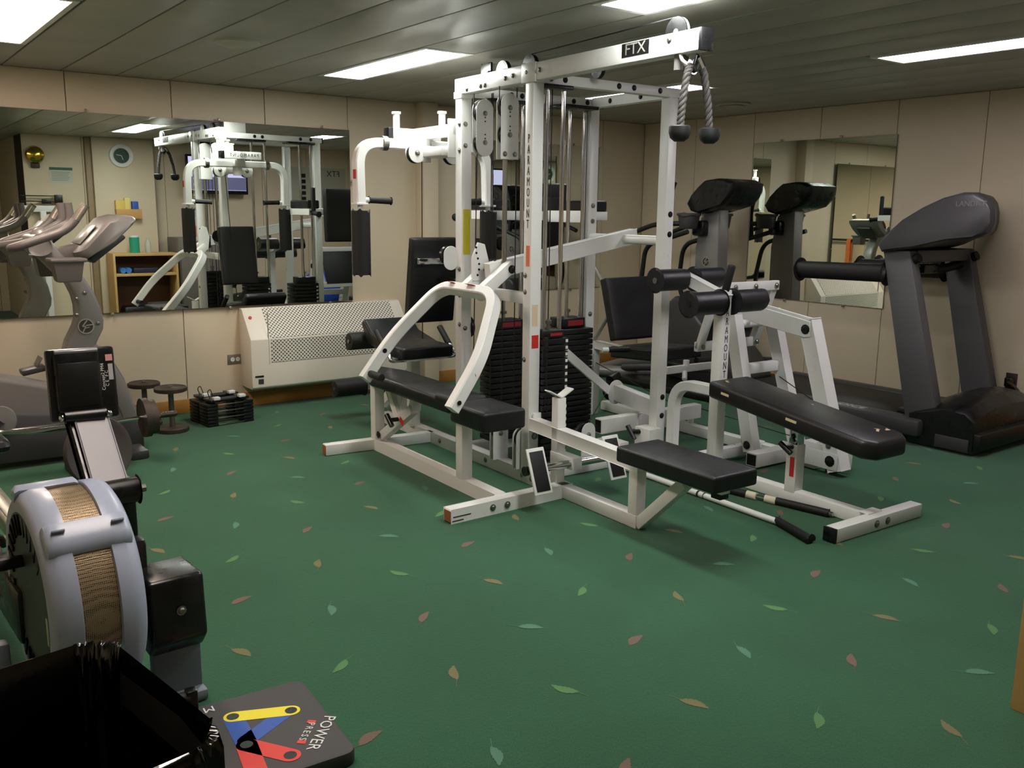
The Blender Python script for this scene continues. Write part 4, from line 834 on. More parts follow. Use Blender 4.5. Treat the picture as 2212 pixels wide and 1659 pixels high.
b = MB(); b.loft([cnr(5.10, 0.72), cnr(5.12, 0.90), cnr(5.18, 1.0), cnr(5.42, 1.0), cnr(5.48, 0.90), cnr(5.50, 0.72)]); bc = pt('console', b, SILV, bk, 45)
pt('display', MB().rbox(bx_((1.105, 5.30, 1.207)), (0.006, 0.20, 0.13), (0, R(42), 0), 0.002), mat('bike_display', (150, 148, 140), 0.25), bc)
pt('console_back', MB().rbox(bx_((1.20, 5.30, 1.135)), (0.22, 0.20, 0.035), (0, R(-38), 0), 0.01), DGREY, bc)
pt('console_cradle', MB().rbox(bx_((1.03, 5.3, 1.10)), (0.20, 0.12, 0.10), (0, R(-12), 0), 0.02), GREYP, bk)
for y in (5.06, 5.54):
    c = pt('cup_holder', MB().loft([[bx_((x_, y_, z)) for x_, y_ in ((0.965 - w_, y - d_), (0.965 + w_, y - d_), (0.965 + w_, y + d_), (0.965 - w_, y + d_))] for z, w_, d_ in ((0.975, 0.05, 0.045), (0.985, 0.056, 0.05), (1.075, 0.07, 0.06))]), GREYP, bk, 50)
    pt('cup_rim', MB().rbox(bx_((0.965, y, 1.085)), (0.172, 0.145, 0.02), (0, 0, 0), 0.008), GREYP, c)
    sg = -1 if y < 5.3 else 1
    hb = pt('handlebar', MB().sweep([bx_((0.84, 5.3 + sg * 0.06, 1.17)), bx_((0.72, 5.3 + sg * 0.16, 1.14)), bx_((0.73, 5.3 + sg * 0.27, 1.15)), bx_((0.975, 5.3 + sg * 0.29, 1.235)), bx_((1.065, 5.3 + sg * 0.29, 1.36))], 0.021, n=14, bend=0.06), GREYP, bk)
    pt('sensor_plate', MB().cyl(bx_((1.012, 5.3 + sg * 0.289, 1.285)), bx_((1.058, 5.3 + sg * 0.29, 1.352)), 0.0222, n=14), mat('sensor_steel', (190, 180, 168), 0.25, metal=0.8), hb)
    pt('aero_bar', MB().sweep([bx_((0.86, 5.3 + sg * 0.05, 1.18)), bx_((0.98, 5.3 + sg * 0.10, 1.245)), bx_((1.03, 5.3 + sg * 0.10, 1.275)), bx_((1.02, 5.3 + sg * 0.10, 1.37))], 0.019, n=12, bend=0.05), GREYP, bk)
pt('seat_post', MB().cyl(bx_((0.15, 5.3, 0.45)), bx_((0.02, 5.3, 0.92)), 0.03, n=14), STEEL, bk); pt('saddle', MB().sphere(bx_((0.02, 5.3, 0.98)), 0.14, 18, (1.0, 0.85, 0.4)), VINYL, bk)

# ---------------- rowing machine at the front left
RW = thing('rowing_machine', 'rowing machine with pale blue-grey flywheel cage beside the bin', 'rowing machine', (0.425, 2.46, 0), R(2.5))
def meshband():
    m = bpy.data.materials.new('perforated_bronze_mesh'); m.use_nodes = True; nt = m.node_tree; b = nt.nodes['Principled BSDF']; L = nt.links
    tc = nt.nodes.new('ShaderNodeTexCoord'); v = nt.nodes.new('ShaderNodeTexVoronoi'); v.inputs['Scale'].default_value = 230; v.inputs['Randomness'].default_value = 0.15
    L.new(tc.outputs['Object'], v.inputs['Vector'])
    r = nt.nodes.new('ShaderNodeValToRGB'); r.color_ramp.elements[0].color = srgb(54, 42, 30); r.color_ramp.elements[1].color = srgb(170, 148, 118); r.color_ramp.elements[0].position = 0.25; r.color_ramp.elements[1].position = 0.42
    L.new(v.outputs['Distance'], r.inputs['Fac']); L.new(r.outputs[0], b.inputs['Base Color']); b.inputs['Metallic'].default_value = 0.55; b.inputs['Roughness'].default_value = 0.42
    bp2 = nt.nodes.new('ShaderNodeBump'); bp2.inputs['Strength'].default_value = 0.5; bp2.inputs['Distance'].default_value = 0.002; L.new(v.outputs['Distance'], bp2.inputs['Height']); L.new(bp2.outputs[0], b.inputs['Normal']); return m
Rr, zc = 0.272, 0.378
fwc = (0, 0, zc)
cg = MB(); cg.lathe([(Rr * 0.80, -0.108), (Rr * 0.90, -0.108), (Rr * 0.965, -0.098), (Rr, -0.075), (Rr, -0.044), (Rr - 0.006, -0.042), (Rr - 0.02, -0.042)], fwc, (1, 0, 0), 64)
cage = pt('flywheel_cage', cg, ICE, RW, 40)
c2 = MB(); c2.lathe([(Rr - 0.02, 0.042), (Rr - 0.006, 0.042), (Rr, 0.044), (Rr, 0.075), (Rr * 0.965, 0.098), (Rr * 0.90, 0.108), (Rr * 0.80, 0.108)], fwc, (1, 0, 0), 64); pt('cage_shell', c2, ICE, cage, 40)
c3 = MB(); c3.lathe([(Rr - 0.010, -0.043), (Rr - 0.008, 0.0), (Rr - 0.010, 0.043)], fwc, (1, 0, 0), 64); pt('mesh_band', c3, meshband(), cage)
for sx_, nm in ((-1, 'side_cover'), (1, 'side_cover')):
    c4 = MB(); c4.lathe([(0, 0.098 * sx_), (0.05, 0.10 * sx_), (Rr * 0.5, 0.104 * sx_), (Rr * 0.80, 0.108 * sx_), (Rr * 0.905, 0.106 * sx_)], fwc, (1, 0, 0), 48); sc_ = pt(nm, c4, DGREY, cage)
    for k in range(22):
        a_ = R(40 + k * 12)
        pt('vent_slot', MB().rbox((0.1075 * sx_, -math.cos(a_) * 0.185, zc + math.sin(a_) * 0.185), (0.003, 0.05, 0.012), (-a_, 0, 0), 0.002), BLKP, sc_)
    pt('vent_edge', MB().rbox((0.108 * sx_, -0.20, zc - 0.02), (0.003, 0.018, 0.07), (0, 0, 0), 0.003), mat('mint_plastic', (170, 190, 165), 0.4), sc_)
a_ = R(47)
def rim(x, a, r): return (x, -math.cos(a) * r, zc + math.sin(a) * r)
br_ = MB()
secs = []
for x, k in ((-0.098, 0.35), (-0.094, 0.8), (-0.08, 1.0), (-0.05, 0.92), (0.05, 0.92), (0.08, 1.0), (0.094, 0.8), (0.098, 0.35)):
    secs.append([rim(x, a_ + t * 0.17 * (0.75 + 0.25 * k), Rr - 0.015 + 0.033 * k * w_) for t, w_ in ((-1, 0.3), (-0.75, 0.85), (-0.2, 1.0), (0.3, 1.0), (0.8, 0.85), (1, 0.3))] + [rim(x, a_, Rr - 0.03)])
br_.loft(secs); bg = pt('cage_bridge', br_, ICE, cage, 50)
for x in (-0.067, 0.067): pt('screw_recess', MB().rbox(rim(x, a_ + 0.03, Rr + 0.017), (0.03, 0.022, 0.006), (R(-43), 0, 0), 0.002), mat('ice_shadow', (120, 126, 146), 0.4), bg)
tb_ = MB(); secs = []
for x, k in ((-0.11, 0.5), (-0.10, 1.0), (0.03, 1.0), (0.04, 0.5)):
    secs.append([rim(x, R(104) + t * 0.10, Rr - 0.01 + 0.022 * k * w_) for t, w_ in ((-1, 0.4), (-0.6, 1), (0.6, 1), (1, 0.4))] + [rim(x, R(104), Rr - 0.03)])
tb_.loft(secs); pt('cage_bridge', tb_, ICE, cage, 50)
# legs, chain cover, frame
lg = pt('front_leg', MB().box((0.165, -0.075, 0.0), (0.295, -0.035, 0.30), 0.006).box((-0.30, -0.075, 0.0), (-0.17, -0.035, 0.30), 0.006).box((-0.30, -0.11, 0.0), (0.30, 0.0, 0.035), 0.012), mat('leg_grey', (112, 118, 128), 0.4, noise=0.03), RW)
cv = pt('chain_cover', MB().prism([(-0.10, 0.375), (0.06, 0.375), (0.06, 0.17), (-0.075, 0.155), (-0.115, 0.20)], 0.155, 0.305, 'yz', 0.012, 3), BLKP, RW)
bolt((0.235, -0.112, 0.285), (0, -1, 0), cv, 0.010)
pt('frame_block', MB().box((0.10, 0.02, 0.24), (0.20, 0.42, 0.46), 0.02).box((-0.12, 0.10, 0.20), (0.12, 0.45, 0.36), 0.02).box((0.10, 0.06, 0.42), (0.19, 0.16, 0.62), 0.012), BLKP, RW)
ar = pt('monitor_arm', MB().bar((0.118, 0.02, 0.60), (0.125, 0.255, 0.815), 0.082, 0.018, 0.004), mat('arm_grey', (150, 146, 152), 0.42, noise=0.04, nscale=20), RW)
pt('arm_back', MB().bar((0.108, 0.03, 0.585), (0.115, 0.265, 0.80), 0.088, 0.03, 0.006), BLKP, ar)
pt('arm_pivot', MB().cyl((0.06, 0.03, 0.60), (0.185, 0.03, 0.60), 0.035, n=18, bev=0.006), BLKP, ar)
pt('pivot_bolt', MB().cyl((0.184, 0.03, 0.60), (0.205, 0.03, 0.60), 0.011, n=10), STEEL, ar)
mo = thing('m', 'x', 'y'); bpy.data.objects.remove(mo)
mon = MB(); mon.rbox((0, 0, 0), (0.175, 0.03, 0.20), (0, 0, 0), 0.008).rbox((-0.012, -0.02, 0.01), (0.118, 0.03, 0.175), (0, 0, 0), 0.012)
mo = pt('monitor', mon, BLKP, RW); mo.location = (0.118, 0.245, 0.865); mo.rotation_euler = (R(-8), 0, R(-6))
pt('battery_door', MB().rbox((-0.012, -0.0365, 0.0), (0.10, 0.003, 0.12), (0, 0, 0), 0.002), BLKS, mo)
pt('bright_bezel', MB().rbox((-0.012, -0.031, 0.092), (0.11, 0.012, 0.010), (R(35), 0, 0), 0.003), mat('grey_gloss', (150, 150, 156), 0.15), mo)
pt('approval_sticker', MB().rbox((0.072, -0.0155, 0.068), (0.018, 0.001, 0.018)), mat('pink_label', (212, 150, 150), 0.5), mo)
pt('serial_sticker', MB().rbox((0.074, -0.0155, 0.028), (0.012, 0.001, 0.045)), mat('grey_label', (176, 174, 176), 0.5), mo)
text('Concept2 PM4', 0.0125, LBLW, mo, face_m((0.053, -0.0158, 0.015), (0, 0, 1), (-1, 0, 0)), extrude=0.0002)
text('C E   F C', 0.012, LBLW, mo, face_m((0.063, -0.0158, 0.01), (0, 0, 1), (-1, 0, 0)), extrude=0.0002)
pt('hinge', MB().cyl((-0.055, -0.03, -0.088), (0.045, -0.03, -0.088), 0.018, n=16, bev=0.003), BLKP, mo)
for x in (-0.062, 0.056): pt('hinge_knob', MB().sphere((x, -0.032, -0.088), 0.010, 12), CHROME, mo)
pt('monorail', MB().box((-0.032, 0.42, 0.335), (0.032, 2.20, 0.365), 0.004).box((-0.018, 0.42, 0.285), (0.018, 2.20, 0.335), 0.003), mat('rail_alu', (186, 180, 168), 0.25, metal=0.8), RW)
pt('rail_strip', MB().box((-0.018, 0.43, 0.365), (0.018, 2.19, 0.368), 0.001), STEEL, RW)
for x in (-0.115, 0.115):
    fs = pt('foot_stretcher', MB().rbox((x, 0.62, 0.30), (0.11, 0.02, 0.30), (R(-45), 0, 0), 0.006), GREYP, RW)
    pt('foot_strap', MB().sweep([(x - 0.055, 0.58, 0.33), (x - 0.04, 0.53, 0.38), (x + 0.04, 0.53, 0.38), (x + 0.055, 0.58, 0.33)], 0.010, n=8, bend=0.03), RUBBER, fs)
pt('seat', MB().box((-0.14, 1.45, 0.40), (0.14, 1.68, 0.455), 0.03), BLKP, RW)
pt('seat_carriage', MB().box((-0.05, 1.48, 0.366), (0.05, 1.65, 0.41), 0.005), BLKP, RW)
pt('rear_leg', MB().box((-0.025, 2.12, 0.0), (0.025, 2.17, 0.30), 0.006).box((-0.20, 2.11, 0.0), (0.20, 2.18, 0.04), 0.012), mat('leg_grey', (112, 118, 128), 0.4), RW)
pt('handle', MB().cyl((-0.26, 0.06, 0.455), (0.10, 0.06, 0.455), 0.016, n=12, bev=0.004), RUBBER, RW)
# ================================================================== things on the floor and walls
# rope on the top arm
rp = thing('cable_rope', 'black twisted rope with rubber ends hanging from the long top arm', 'rope', (2.744, 3.505, 0), R(-2.02))
def twist(pts, r, name, parent):
    pts = [V(p) for p in pts]; path = []
    for i in range(len(pts) - 1):
        for k in range(14): path.append(pts[i].lerp(pts[i + 1], k / 14))
    path.append(pts[-1])
    for s_ in range(3):
        q = []
        for i, p in enumerate(path):
            t = (path[min(i + 1, len(path) - 1)] - path[max(i - 1, 0)]).normalized(); x = t.cross(Vector((0, 1, 0.2))).normalized(); y = t.cross(x)
            a = i * 0.62 + s_ * 2 * math.pi / 3; q.append(p + (x * math.cos(a) + y * math.sin(a)) * r * 0.55)
        pt(name, MB().sweep(q, r * 0.62, n=7), ROPE, parent)
ROPE = mat('rope_charcoal', (62, 58, 56), 0.75, bump=0.3, bscale=250)
twist([(0.012, -1.0, 1.925), (-0.012, -1.0, 1.87), (-0.03, -1.0, 1.76), (-0.036, -1.0, 1.67)], 0.0135, 'rope_strand', rp)
twist([(0.05, -1.0, 1.925), (0.082, -1.0, 1.88), (0.112, -1.0, 1.77), (0.126, -1.0, 1.67)], 0.0135, 'rope_strand', rp)
for u in (-0.037, 0.127): pt('rubber_end', MB().lathe([(0, 0), (0.020, 0.001), (0.036, 0.014), (0.042, 0.034), (0.041, 0.056), (0.036, 0.060), (0.0, 0.060)], (u, -1.0, 1.622), n=22), RUBBER, rp)
for a0, a1 in (((0.006, -1.0, 1.91), (0.018, -1.0, 1.945)), ((0.066, -1.0, 1.905), (0.04, -1.0, 1.94))): pt('metal_ferrule', MB().cyl(a0, a1, 0.017, n=14), CHROME, rp)
pt('rope_loop', MB().sweep([(0.012, -1.0, 1.925), (0.03, -1.0, 1.948), (0.05, -1.0, 1.925), (0.03, -1.0, 1.885), (0.012, -1.0, 1.915)], 0.012, n=10, bend=0.02), RUBBER, rp)
pt('carabiner', MB().sweep([(0.0, -0.95, 1.955), (0.02, -0.97, 1.935), (0.045, -1.0, 1.90), (0.03, -1.0, 1.87), (0.012, -0.98, 1.89), (0.0, -0.955, 1.93)], 0.006, n=8, bend=0.02), STEEL, rp)
pt('cable_stop', MB().cyl((0.0, -0.94, 1.895), (0.0, -0.94, 1.955), 0.017, n=14), SILV, rp)
pt('keeper', MB().sweep([(-0.02, -0.97, 1.948), (-0.02, -0.98, 1.925), (0.0, -1.0, 1.905)], 0.007, n=8, bend=0.01), LBLW, rp)
# bars lying on the floor
def floor_bar(label, p, q, r, name, material): return tag(MB().cyl(p, q, r, n=14).done(name, material), label, 'bar')
wb = thing('lat_bar', 'long white pull-down bar with black grip lying on the carpet', 'bar', (3.24, 2.75, 0))
W0 = V(3.24, 2.75, 0)
pt('shaft', MB().sweep([V(3.285, 3.42, 0.016) - W0, V(3.285, 3.22, 0.016) - W0, V(3.24, 2.30, 0.016) - W0], 0.0145, n=14, bend=0.05), WHITE, wb)
pt('rubber_grip', MB().cyl(V(3.246, 2.36, 0.019) - W0, V(3.165, 2.13, 0.019) - W0, 0.019, n=14, bev=0.006), FOAM, wb)
for y in (2.84, 2.80): pt('worn_mark', MB().cyl(V(3.266 - (2.84 - y) * 0.05, y, 0.016) - W0, V(3.265, y - 0.012, 0.016) - W0, 0.0149, n=14), chip, wb)
sb = thing('short_bar', 'short black straight bar with cream bands lying beside the white bar', 'bar', (3.47, 2.6, 0)); S0_ = V(3.47, 2.6, 0)
D_ = (V(3.53, 2.27, 0.018) - V(3.41, 2.90, 0.018)); P_ = V(3.41, 2.90, 0.018) - S0_
pt('shaft', MB().cyl(P_, P_ + D_, 0.012, n=12), CHROME, sb)
for a, b_, r_, m_ in ((0.0, 0.33, 0.019, FOAM), (0.33, 0.41, 0.0185, mat('cream_tape', (214, 206, 182), 0.6)), (0.48, 0.57, 0.0185, MATS['cream_tape']), (0.57, 0.97, 0.019, FOAM)):
    pt('sleeve', MB().cyl(P_ + D_ * a, P_ + D_ * b_, r_, n=14, bev=0.003), m_, sb)
vb = thing('v_handle', 'small white-ended black row handle under the low row seat', 'handle', (3.40, 2.97, 0))
pt('grip', MB().cyl((0.03, 0.0, 0.02), (0.09, -0.14, 0.02), 0.019, n=12, bev=0.004), FOAM, vb); pt('arm', MB().cyl((-0.04, 0.09, 0.02), (0.032, 0.0, 0.02), 0.014, n=12), WHITE, vb)
# convector heater under the big mirror
def grille_mat():
    m = bpy.data.materials.new('perforated_grille'); m.use_nodes = True; nt = m.node_tree; b = nt.nodes['Principled BSDF']; L = nt.links
    tc = nt.nodes.new('ShaderNodeTexCoord'); mp = nt.nodes.new('ShaderNodeMapping'); mp.inputs['Rotation'].default_value = (0, 0, R(45)); L.new(tc.outputs['Object'], mp.inputs['Vector'])
    sp = nt.nodes.new('ShaderNodeSeparateXYZ'); L.new(mp.outputs[0], sp.inputs[0])
    def sn(sock):
        a = nt.nodes.new('ShaderNodeMath'); a.operation = 'MULTIPLY'; a.inputs[1].default_value = 2 * math.pi / 0.0185; L.new(sock, a.inputs[0])
        c = nt.nodes.new('ShaderNodeMath'); c.operation = 'SINE'; L.new(a.outputs[0], c.inputs[0]); return c.outputs[0]
    mu = nt.nodes.new('ShaderNodeMath'); mu.operation = 'ADD'; L.new(sn(sp.outputs[0]), mu.inputs[0]); L.new(sn(sp.outputs[1]), mu.inputs[1])
    r = nt.nodes.new('ShaderNodeValToRGB'); r.color_ramp.interpolation = 'LINEAR'; r.color_ramp.elements[0].color = srgb(222, 216, 202); r.color_ramp.elements[1].color = srgb(62, 60, 54); r.color_ramp.elements[0].position = 0.55; r.color_ramp.elements[1].position = 0.72
    ad = nt.nodes.new('ShaderNodeMath'); ad.operation = 'MULTIPLY_ADD'; ad.inputs[1].default_value = 0.25; ad.inputs[2].default_value = 0.5; L.new(mu.outputs[0], ad.inputs[0]); L.new(ad.outputs[0], r.inputs['Fac'])
    L.new(r.outputs[0], b.inputs['Base Color']); b.inputs['Roughness'].default_value = 0.45; return m
HEATW = mat('heater_enamel', (226, 218, 204), 0.4, noise=0.02)
ht = thing('wall_heater', 'cream wall convector with perforated sloping front below the long mirror', 'heater', (2.80, YB, 0.4))
hp_ = [(0, -0.255), (0, 0.285), (-0.055, 0.285), (-0.205, 0.085), (-0.205, -0.24), (-0.19, -0.255)]
body_h = MB().prism(hp_, -0.595, 0.625, 'yz', 0.006, 2).done('casing', HEATW, ht)
GM = grille_mat()
g1 = MB().rbox((0, 0, 0), (0.99, 0.238, 0.003)).done('slope_grille', GM, ht); g1.location = (0.04, -0.1315, 0.1867); g1.rotation_euler = (R(53.1), 0, 0)
g2 = MB().rbox((0, 0, 0), (0.99, 0.155, 0.003)).done('front_grille', GM, ht); g2.location = (0.04, -0.2065, 0.003); g2.rotation_euler = (R(90), 0, 0)
MB().rbox((-0.47, -0.20, 0.09), (0.003, 0.012, 0.36)).done('seam', mat('seam_grey', (150, 142, 128), 0.5), ht)
kb = MB().cyl((-0.555, -0.10, 0.222), (-0.555, -0.108, 0.228), 0.011, n=14).done('red_button', RED, ht)
MB().rbox((-0.545, -0.2065, -0.165), (0.06, 0.003, 0.012)).done('rating_strip', BLKP, ht); MB().rbox((-0.535, -0.2065, -0.20), (0.036, 0.003, 0.034)).done('maker_plate', DGREY, ht)
# wall outlet
ou = thing('wall_outlet', 'metal double wall socket left of the cream convector', 'outlet', (2.165, YB, 0.335))
MB().rbox((0, -0.003, 0), (0.105, 0.006, 0.066), bev=0.002).done('cover_plate', mat('outlet_plate', (128, 122, 112), 0.4, metal=0.5), ou)
for x in (-0.018, 0.018):
    s_ = MB().cyl((x, -0.006, 0), (x, -0.009, 0), 0.0145, n=18).done('socket_face', LBLW, ou)
    for dx in (-0.005, 0.005): MB().rbox((x + dx, -0.0093, 0.003), (0.002, 0.001, 0.007)).done('slot', BLKP, s_)
ou = thing('wall_outlet', 'dark wall socket with plug on the right wall behind the treadmill hood', 'outlet', (XR, 2.66, 0.315))
MB().rbox((-0.004, 0, 0), (0.008, 0.07, 0.11), bev=0.002).done('cover_plate', mat('brown_plate', (52, 40, 34), 0.5), ou); MB().rbox((-0.03, 0, 0.0), (0.045, 0.05, 0.06), bev=0.008).done('plug', BLKP, ou)
MB().sweep([(-0.05, 0, 0.0), (-0.08, -0.06, -0.01), (-0.075, -0.12, -0.09), (-0.03, -0.14, -0.2), (-0.03, -0.12, -0.312)], 0.008, n=8, bend=0.05).done('cord', mat('cord_brown', (70, 48, 36), 0.5), ou)
# dumbbells standing on end
def dumbbell(label, x, y):
    t = thing('dumbbell', label, 'dumbbell', (x, y, 0))
    MB().cyl((0, 0, 0.03), (0, 0, 0.25), 0.0165, n=14).done('handle', mat('handle_steel', (108, 104, 98), 0.4, metal=0.7), t)
    for z in (0.0, 0.248):
        w_ = MB(); w_.lathe([(0, 0), (0.088, 0), (0.096, 0.004), (0.097, 0.024), (0.09, 0.029), (0.075, 0.025), (0.03, 0.026), (0.02, 0.03), (0, 0.03)], (0, 0, z), n=32); w_.done('weight_disc', IRON, t)
    MB().cyl((0, 0, 0.277), (0, 0, 0.283), 0.012, n=12).done('end_nut', STEEL, t)
dumbbell('iron disc dumbbell standing on end nearer the block dumbbells', 1.592, 5.60); dumbbell('iron disc dumbbell standing on end closest to the wall', 1.50, 5.84)
# selectorised block dumbbells
def block_db(label, x, y, rz):
    t = thing('block_dumbbell', label, 'dumbbell', (x, y, 0), rz)
    for k in range(7):
        f = 1 - 0.09 * k / 7; z0 = 0.012 + k * 0.021
        for s_ in (-1, 1): MB().box((s_ * 0.085 if s_ > 0 else -0.155, -0.062, z0 - 0.012), (0.155 if s_ > 0 else -0.085, 0.062, z0 + 0.006), 0.003).done('weight_plate', BLKS, t)
        MB().box((-0.086, -0.066, z0 - 0.005), (0.086, -0.061, z0 + 0.001), 0.001).done('side_rod', BLKP if k % 2 else STEEL, t)
    MB().cyl((-0.09, 0, 0.155), (0.09, 0, 0.155), 0.017, n=14).done('handle', RUBBER, t)
    for s_ in (-1, 1):
        MB().box((s_ * 0.10 - 0.03, -0.055, 0.152), (s_ * 0.10 + 0.03, 0.055, 0.17), 0.004).done('top_plate', BLKP, t)
        MB().box((s_ * 0.085 - 0.022, -0.058, 0.165), (s_ * 0.085 + 0.022, -0.02, 0.184), 0.004).done('white_clip', LBLW, t)
    MB().sweep([(-0.10, 0.02, 0.17), (-0.11, 0.03, 0.21), (-0.09, 0.03, 0.225), (-0.075, 0.02, 0.17)], 0.003, n=6, bend=0.01).done('selector_cord', RUBBER, t)
block_db('black stacked-plate block dumbbell, front one of the pair below the convector', 1.945, 5.635, R(6)); block_db('black stacked-plate block dumbbell, rear one of the pair below the convector', 1.93, 5.78, R(6))
# bars on a low stand in front of the bike, and a big plate leaning
bs = thing('bar_stand', 'low black stand holding chrome bars in front of the bike', 'stand', (0.93, 4.98, 0))
MB().box((-0.05, -0.10, 0.0), (0.05, 0.10, 0.02), 0.004).done('foot', BLKS, bs); MB().box((-0.018, -0.02, 0.02), (0.018, 0.02, 0.222), 0.004).done('stem', BLKS, bs); MB().box((-0.02, -0.05, 0.215), (0.02, 0.06, 0.228), 0.003).done('rest', BLKS, bs)
bs = thing('bar_stand', 'second low black stand holding chrome bars in front of the bike pedals', 'stand', (0.10, 4.98, 0))
MB().box((-0.05, -0.10, 0.0), (0.05, 0.10, 0.02), 0.004).done('foot', BLKS, bs); MB().box((-0.018, -0.02, 0.02), (0.018, 0.02, 0.222), 0.004).done('stem', BLKS, bs); MB().box((-0.02, -0.05, 0.215), (0.02, 0.06, 0.228), 0.003).done('rest', BLKS, bs)
ez = thing('curl_bar', 'bent chrome curl bar with a small iron plate on its end', 'barbell', (0.9, 4.96, 0.242)); Z0 = V(0.9, 4.96, 0.242)
MB().sweep([V(-0.1, 4.96, 0.242) - Z0, V(0.45, 4.96, 0.242) - Z0, V(0.56, 4.94, 0.268) - Z0, V(0.75, 4.94, 0.242) - Z0, V(0.90, 4.95, 0.246) - Z0, V(1.02, 4.96, 0.242) - Z0, V(1.43, 4.96, 0.252) - Z0], 0.0135, n=14, bend=0.04).done('bar', CHROME, ez)
for x, w_ in ((1.27, 0.105), (1.305, 0.092)):
    d = MB(); d.lathe([(0.014, -0.014), (w_ * 0.8, -0.010), (w_, -0.016), (w_, 0.016), (w_ * 0.8, 0.010), (0.014, 0.014)], V(x, 4.96, 0.247) - Z0, (1, 0, 0.03), 36); d.done('small_plate', IRON, ez)
MB().cyl(V(1.325, 4.96, 0.248) - Z0, V(1.345, 4.96, 0.248) - Z0, 0.026, n=8).done('collar_nut', IRON, ez)
th = MB()
for k in range(9): th.cyl(V(1.35 + k * 0.009, 4.96, 0.249) - Z0, V(1.3545 + k * 0.009, 4.96, 0.249) - Z0, 0.0155, n=12)
th.cyl(V(1.34, 4.96, 0.249) - Z0, V(1.435, 4.96, 0.251) - Z0, 0.0142, n=12)
o = th.done('thread', IRON, ez)
sbar = thing('straight_bar', 'straight chrome bar lying above the curl bar before the bike', 'barbell', (0.5, 5.02, 0.245)); MB().cyl((-0.55, 0, 0), (0.47, -0.0, 0.0), 0.0145, n=14).done('bar', CHROME, sbar)
bpz = thing('weight_disc', 'large brown-grey weight plate leaning upright behind the rowing monitor', 'weight plate', (0.967, 4.67, 0))
bp3 = MB(); bp3.lathe([(0.025, -0.016), (0.13, -0.012), (0.145, -0.02), (0.168, -0.02), (0.172, -0.012), (0.172, 0.012), (0.168, 0.02), (0.145, 0.02), (0.13, 0.012), (0.025, 0.016), (0.025, -0.016)], (0, 0, 0), (0, 0, 1), 48)
bo = bp3.done('plate', PLATEM, bpz); tiltm = Matrix.Translation((0, 0, 0.17)) @ Matrix.Rotation(R(18), 4, 'Z') @ Matrix.Rotation(R(82), 4, 'X'); bo.matrix_local = tiltm
text('EL', 0.05, PLATEM, bo, face_m((-0.075, -0.02, 0.0125), (0, 1, 0), (-1, 0, 0)), extrude=0.004, name='raised_lettering')
text('TE', 0.05, PLATEM, bo, face_m((0.078, -0.01, 0.0125), (0, 1, 0), (-1, 0, 0)), extrude=0.004, name='raised_lettering')
ps = MB().box((-0.04, 0.02, 0), (0.04, 0.12, 0.12), 0.006).done('plate_prop', BLKS); ps.location = (0.99, 4.69, 0); tag(ps, 'small black block propping the large weight plate', 'block')
sp = thing('small_plate', 'small rusty brown weight plate lying flat by the rowing rail', 'weight plate', (0.72, 4.42, 0)); d = MB(); d.lathe([(0.015, 0), (0.08, 0), (0.085, 0.006), (0.085, 0.022), (0.075, 0.026), (0.015, 0.022), (0.015, 0)], (0, 0, 0), n=30); d.done('plate', mat('rust_iron', (98, 66, 46), 0.7, noise=0.2), sp)
# bin with black liner
bn_ = thing('waste_bin', 'rectangular waste bin lined with a glossy black plastic bag', 'bin', (0.217, 1.41, 0), R(8.5))
def rr(w, d, r_, n=6):
    out = []
    for cx, cy, a0 in ((w - r_, d - r_, 0), (-w + r_, d - r_, 90), (-w + r_, -d + r_, 180), (w - r_, -d + r_, 270)):
        for k in range(n + 1): a = R(a0 + 90 * k / n); out.append((cx + r_ * math.cos(a), cy + r_ * math.sin(a)))
    return out
sh = MB(); P0_ = rr(0.115, 0.17, 0.05); P1_ = rr(0.150, 0.222, 0.06)
sh.loft([[(x, y, 0.0) for x, y in P0_], [(x, y, 0.575) for x, y in P1_]], caps=False); sh.loft([[(x * 0.98, y * 0.98, 0.575) for x, y in P1_], [(x * 0.98, y * 0.98, 0.005) for x, y in P0_]], caps=False)
sh.prism(P0_, 0.0, 0.006, 'xy'); sh.done('bin_shell', DGREY, bn_)
BAG = mat('black_bag_film', (9, 9, 10), 0.16, bump=0.25, bscale=28, spec=0.8)
def ring(sc, z, amp, seed, out=0.0, n=150):
    base = rr(0.150, 0.222, 0.06, n // 4 - 1); rnd = random.Random(seed); ph = [rnd.uniform(0, 6.28) for _ in range(8)]; res = []
    L_ = len(base)
    for i, (x, y) in enumerate(base):
        t = 2 * math.pi * i / L_; wv = sum(math.sin((5 + 6 * k) * t + ph[k]) / (1 + 0.5 * k) for k in range(8)) * amp
        l = math.hypot(x, y); k_ = sc + (wv + out) / l; res.append((x * k_, y * k_, z + wv * 0.9))
    return res
bag = MB(); bag.loft([ring(1.045, 0.36, 0.006, 1), ring(1.05, 0.44, 0.005, 1), ring(1.045, 0.52, 0.005, 2), ring(1.05, 0.572, 0.004, 2), ring(1.03, 0.588, 0.003, 2), ring(0.985, 0.590, 0.003, 3), ring(0.945, 0.57, 0.004, 3), ring(0.92, 0.50, 0.007, 4), ring(0.88, 0.40, 0.010, 5), ring(0.82, 0.28, 0.012, 6), ring(0.74, 0.14, 0.010, 7), ring(0.60, 0.05, 0.006, 8), ring(0.2, 0.03, 0.002, 9)], caps=False)
bag.done('bin_liner', BAG, bn_, 60)
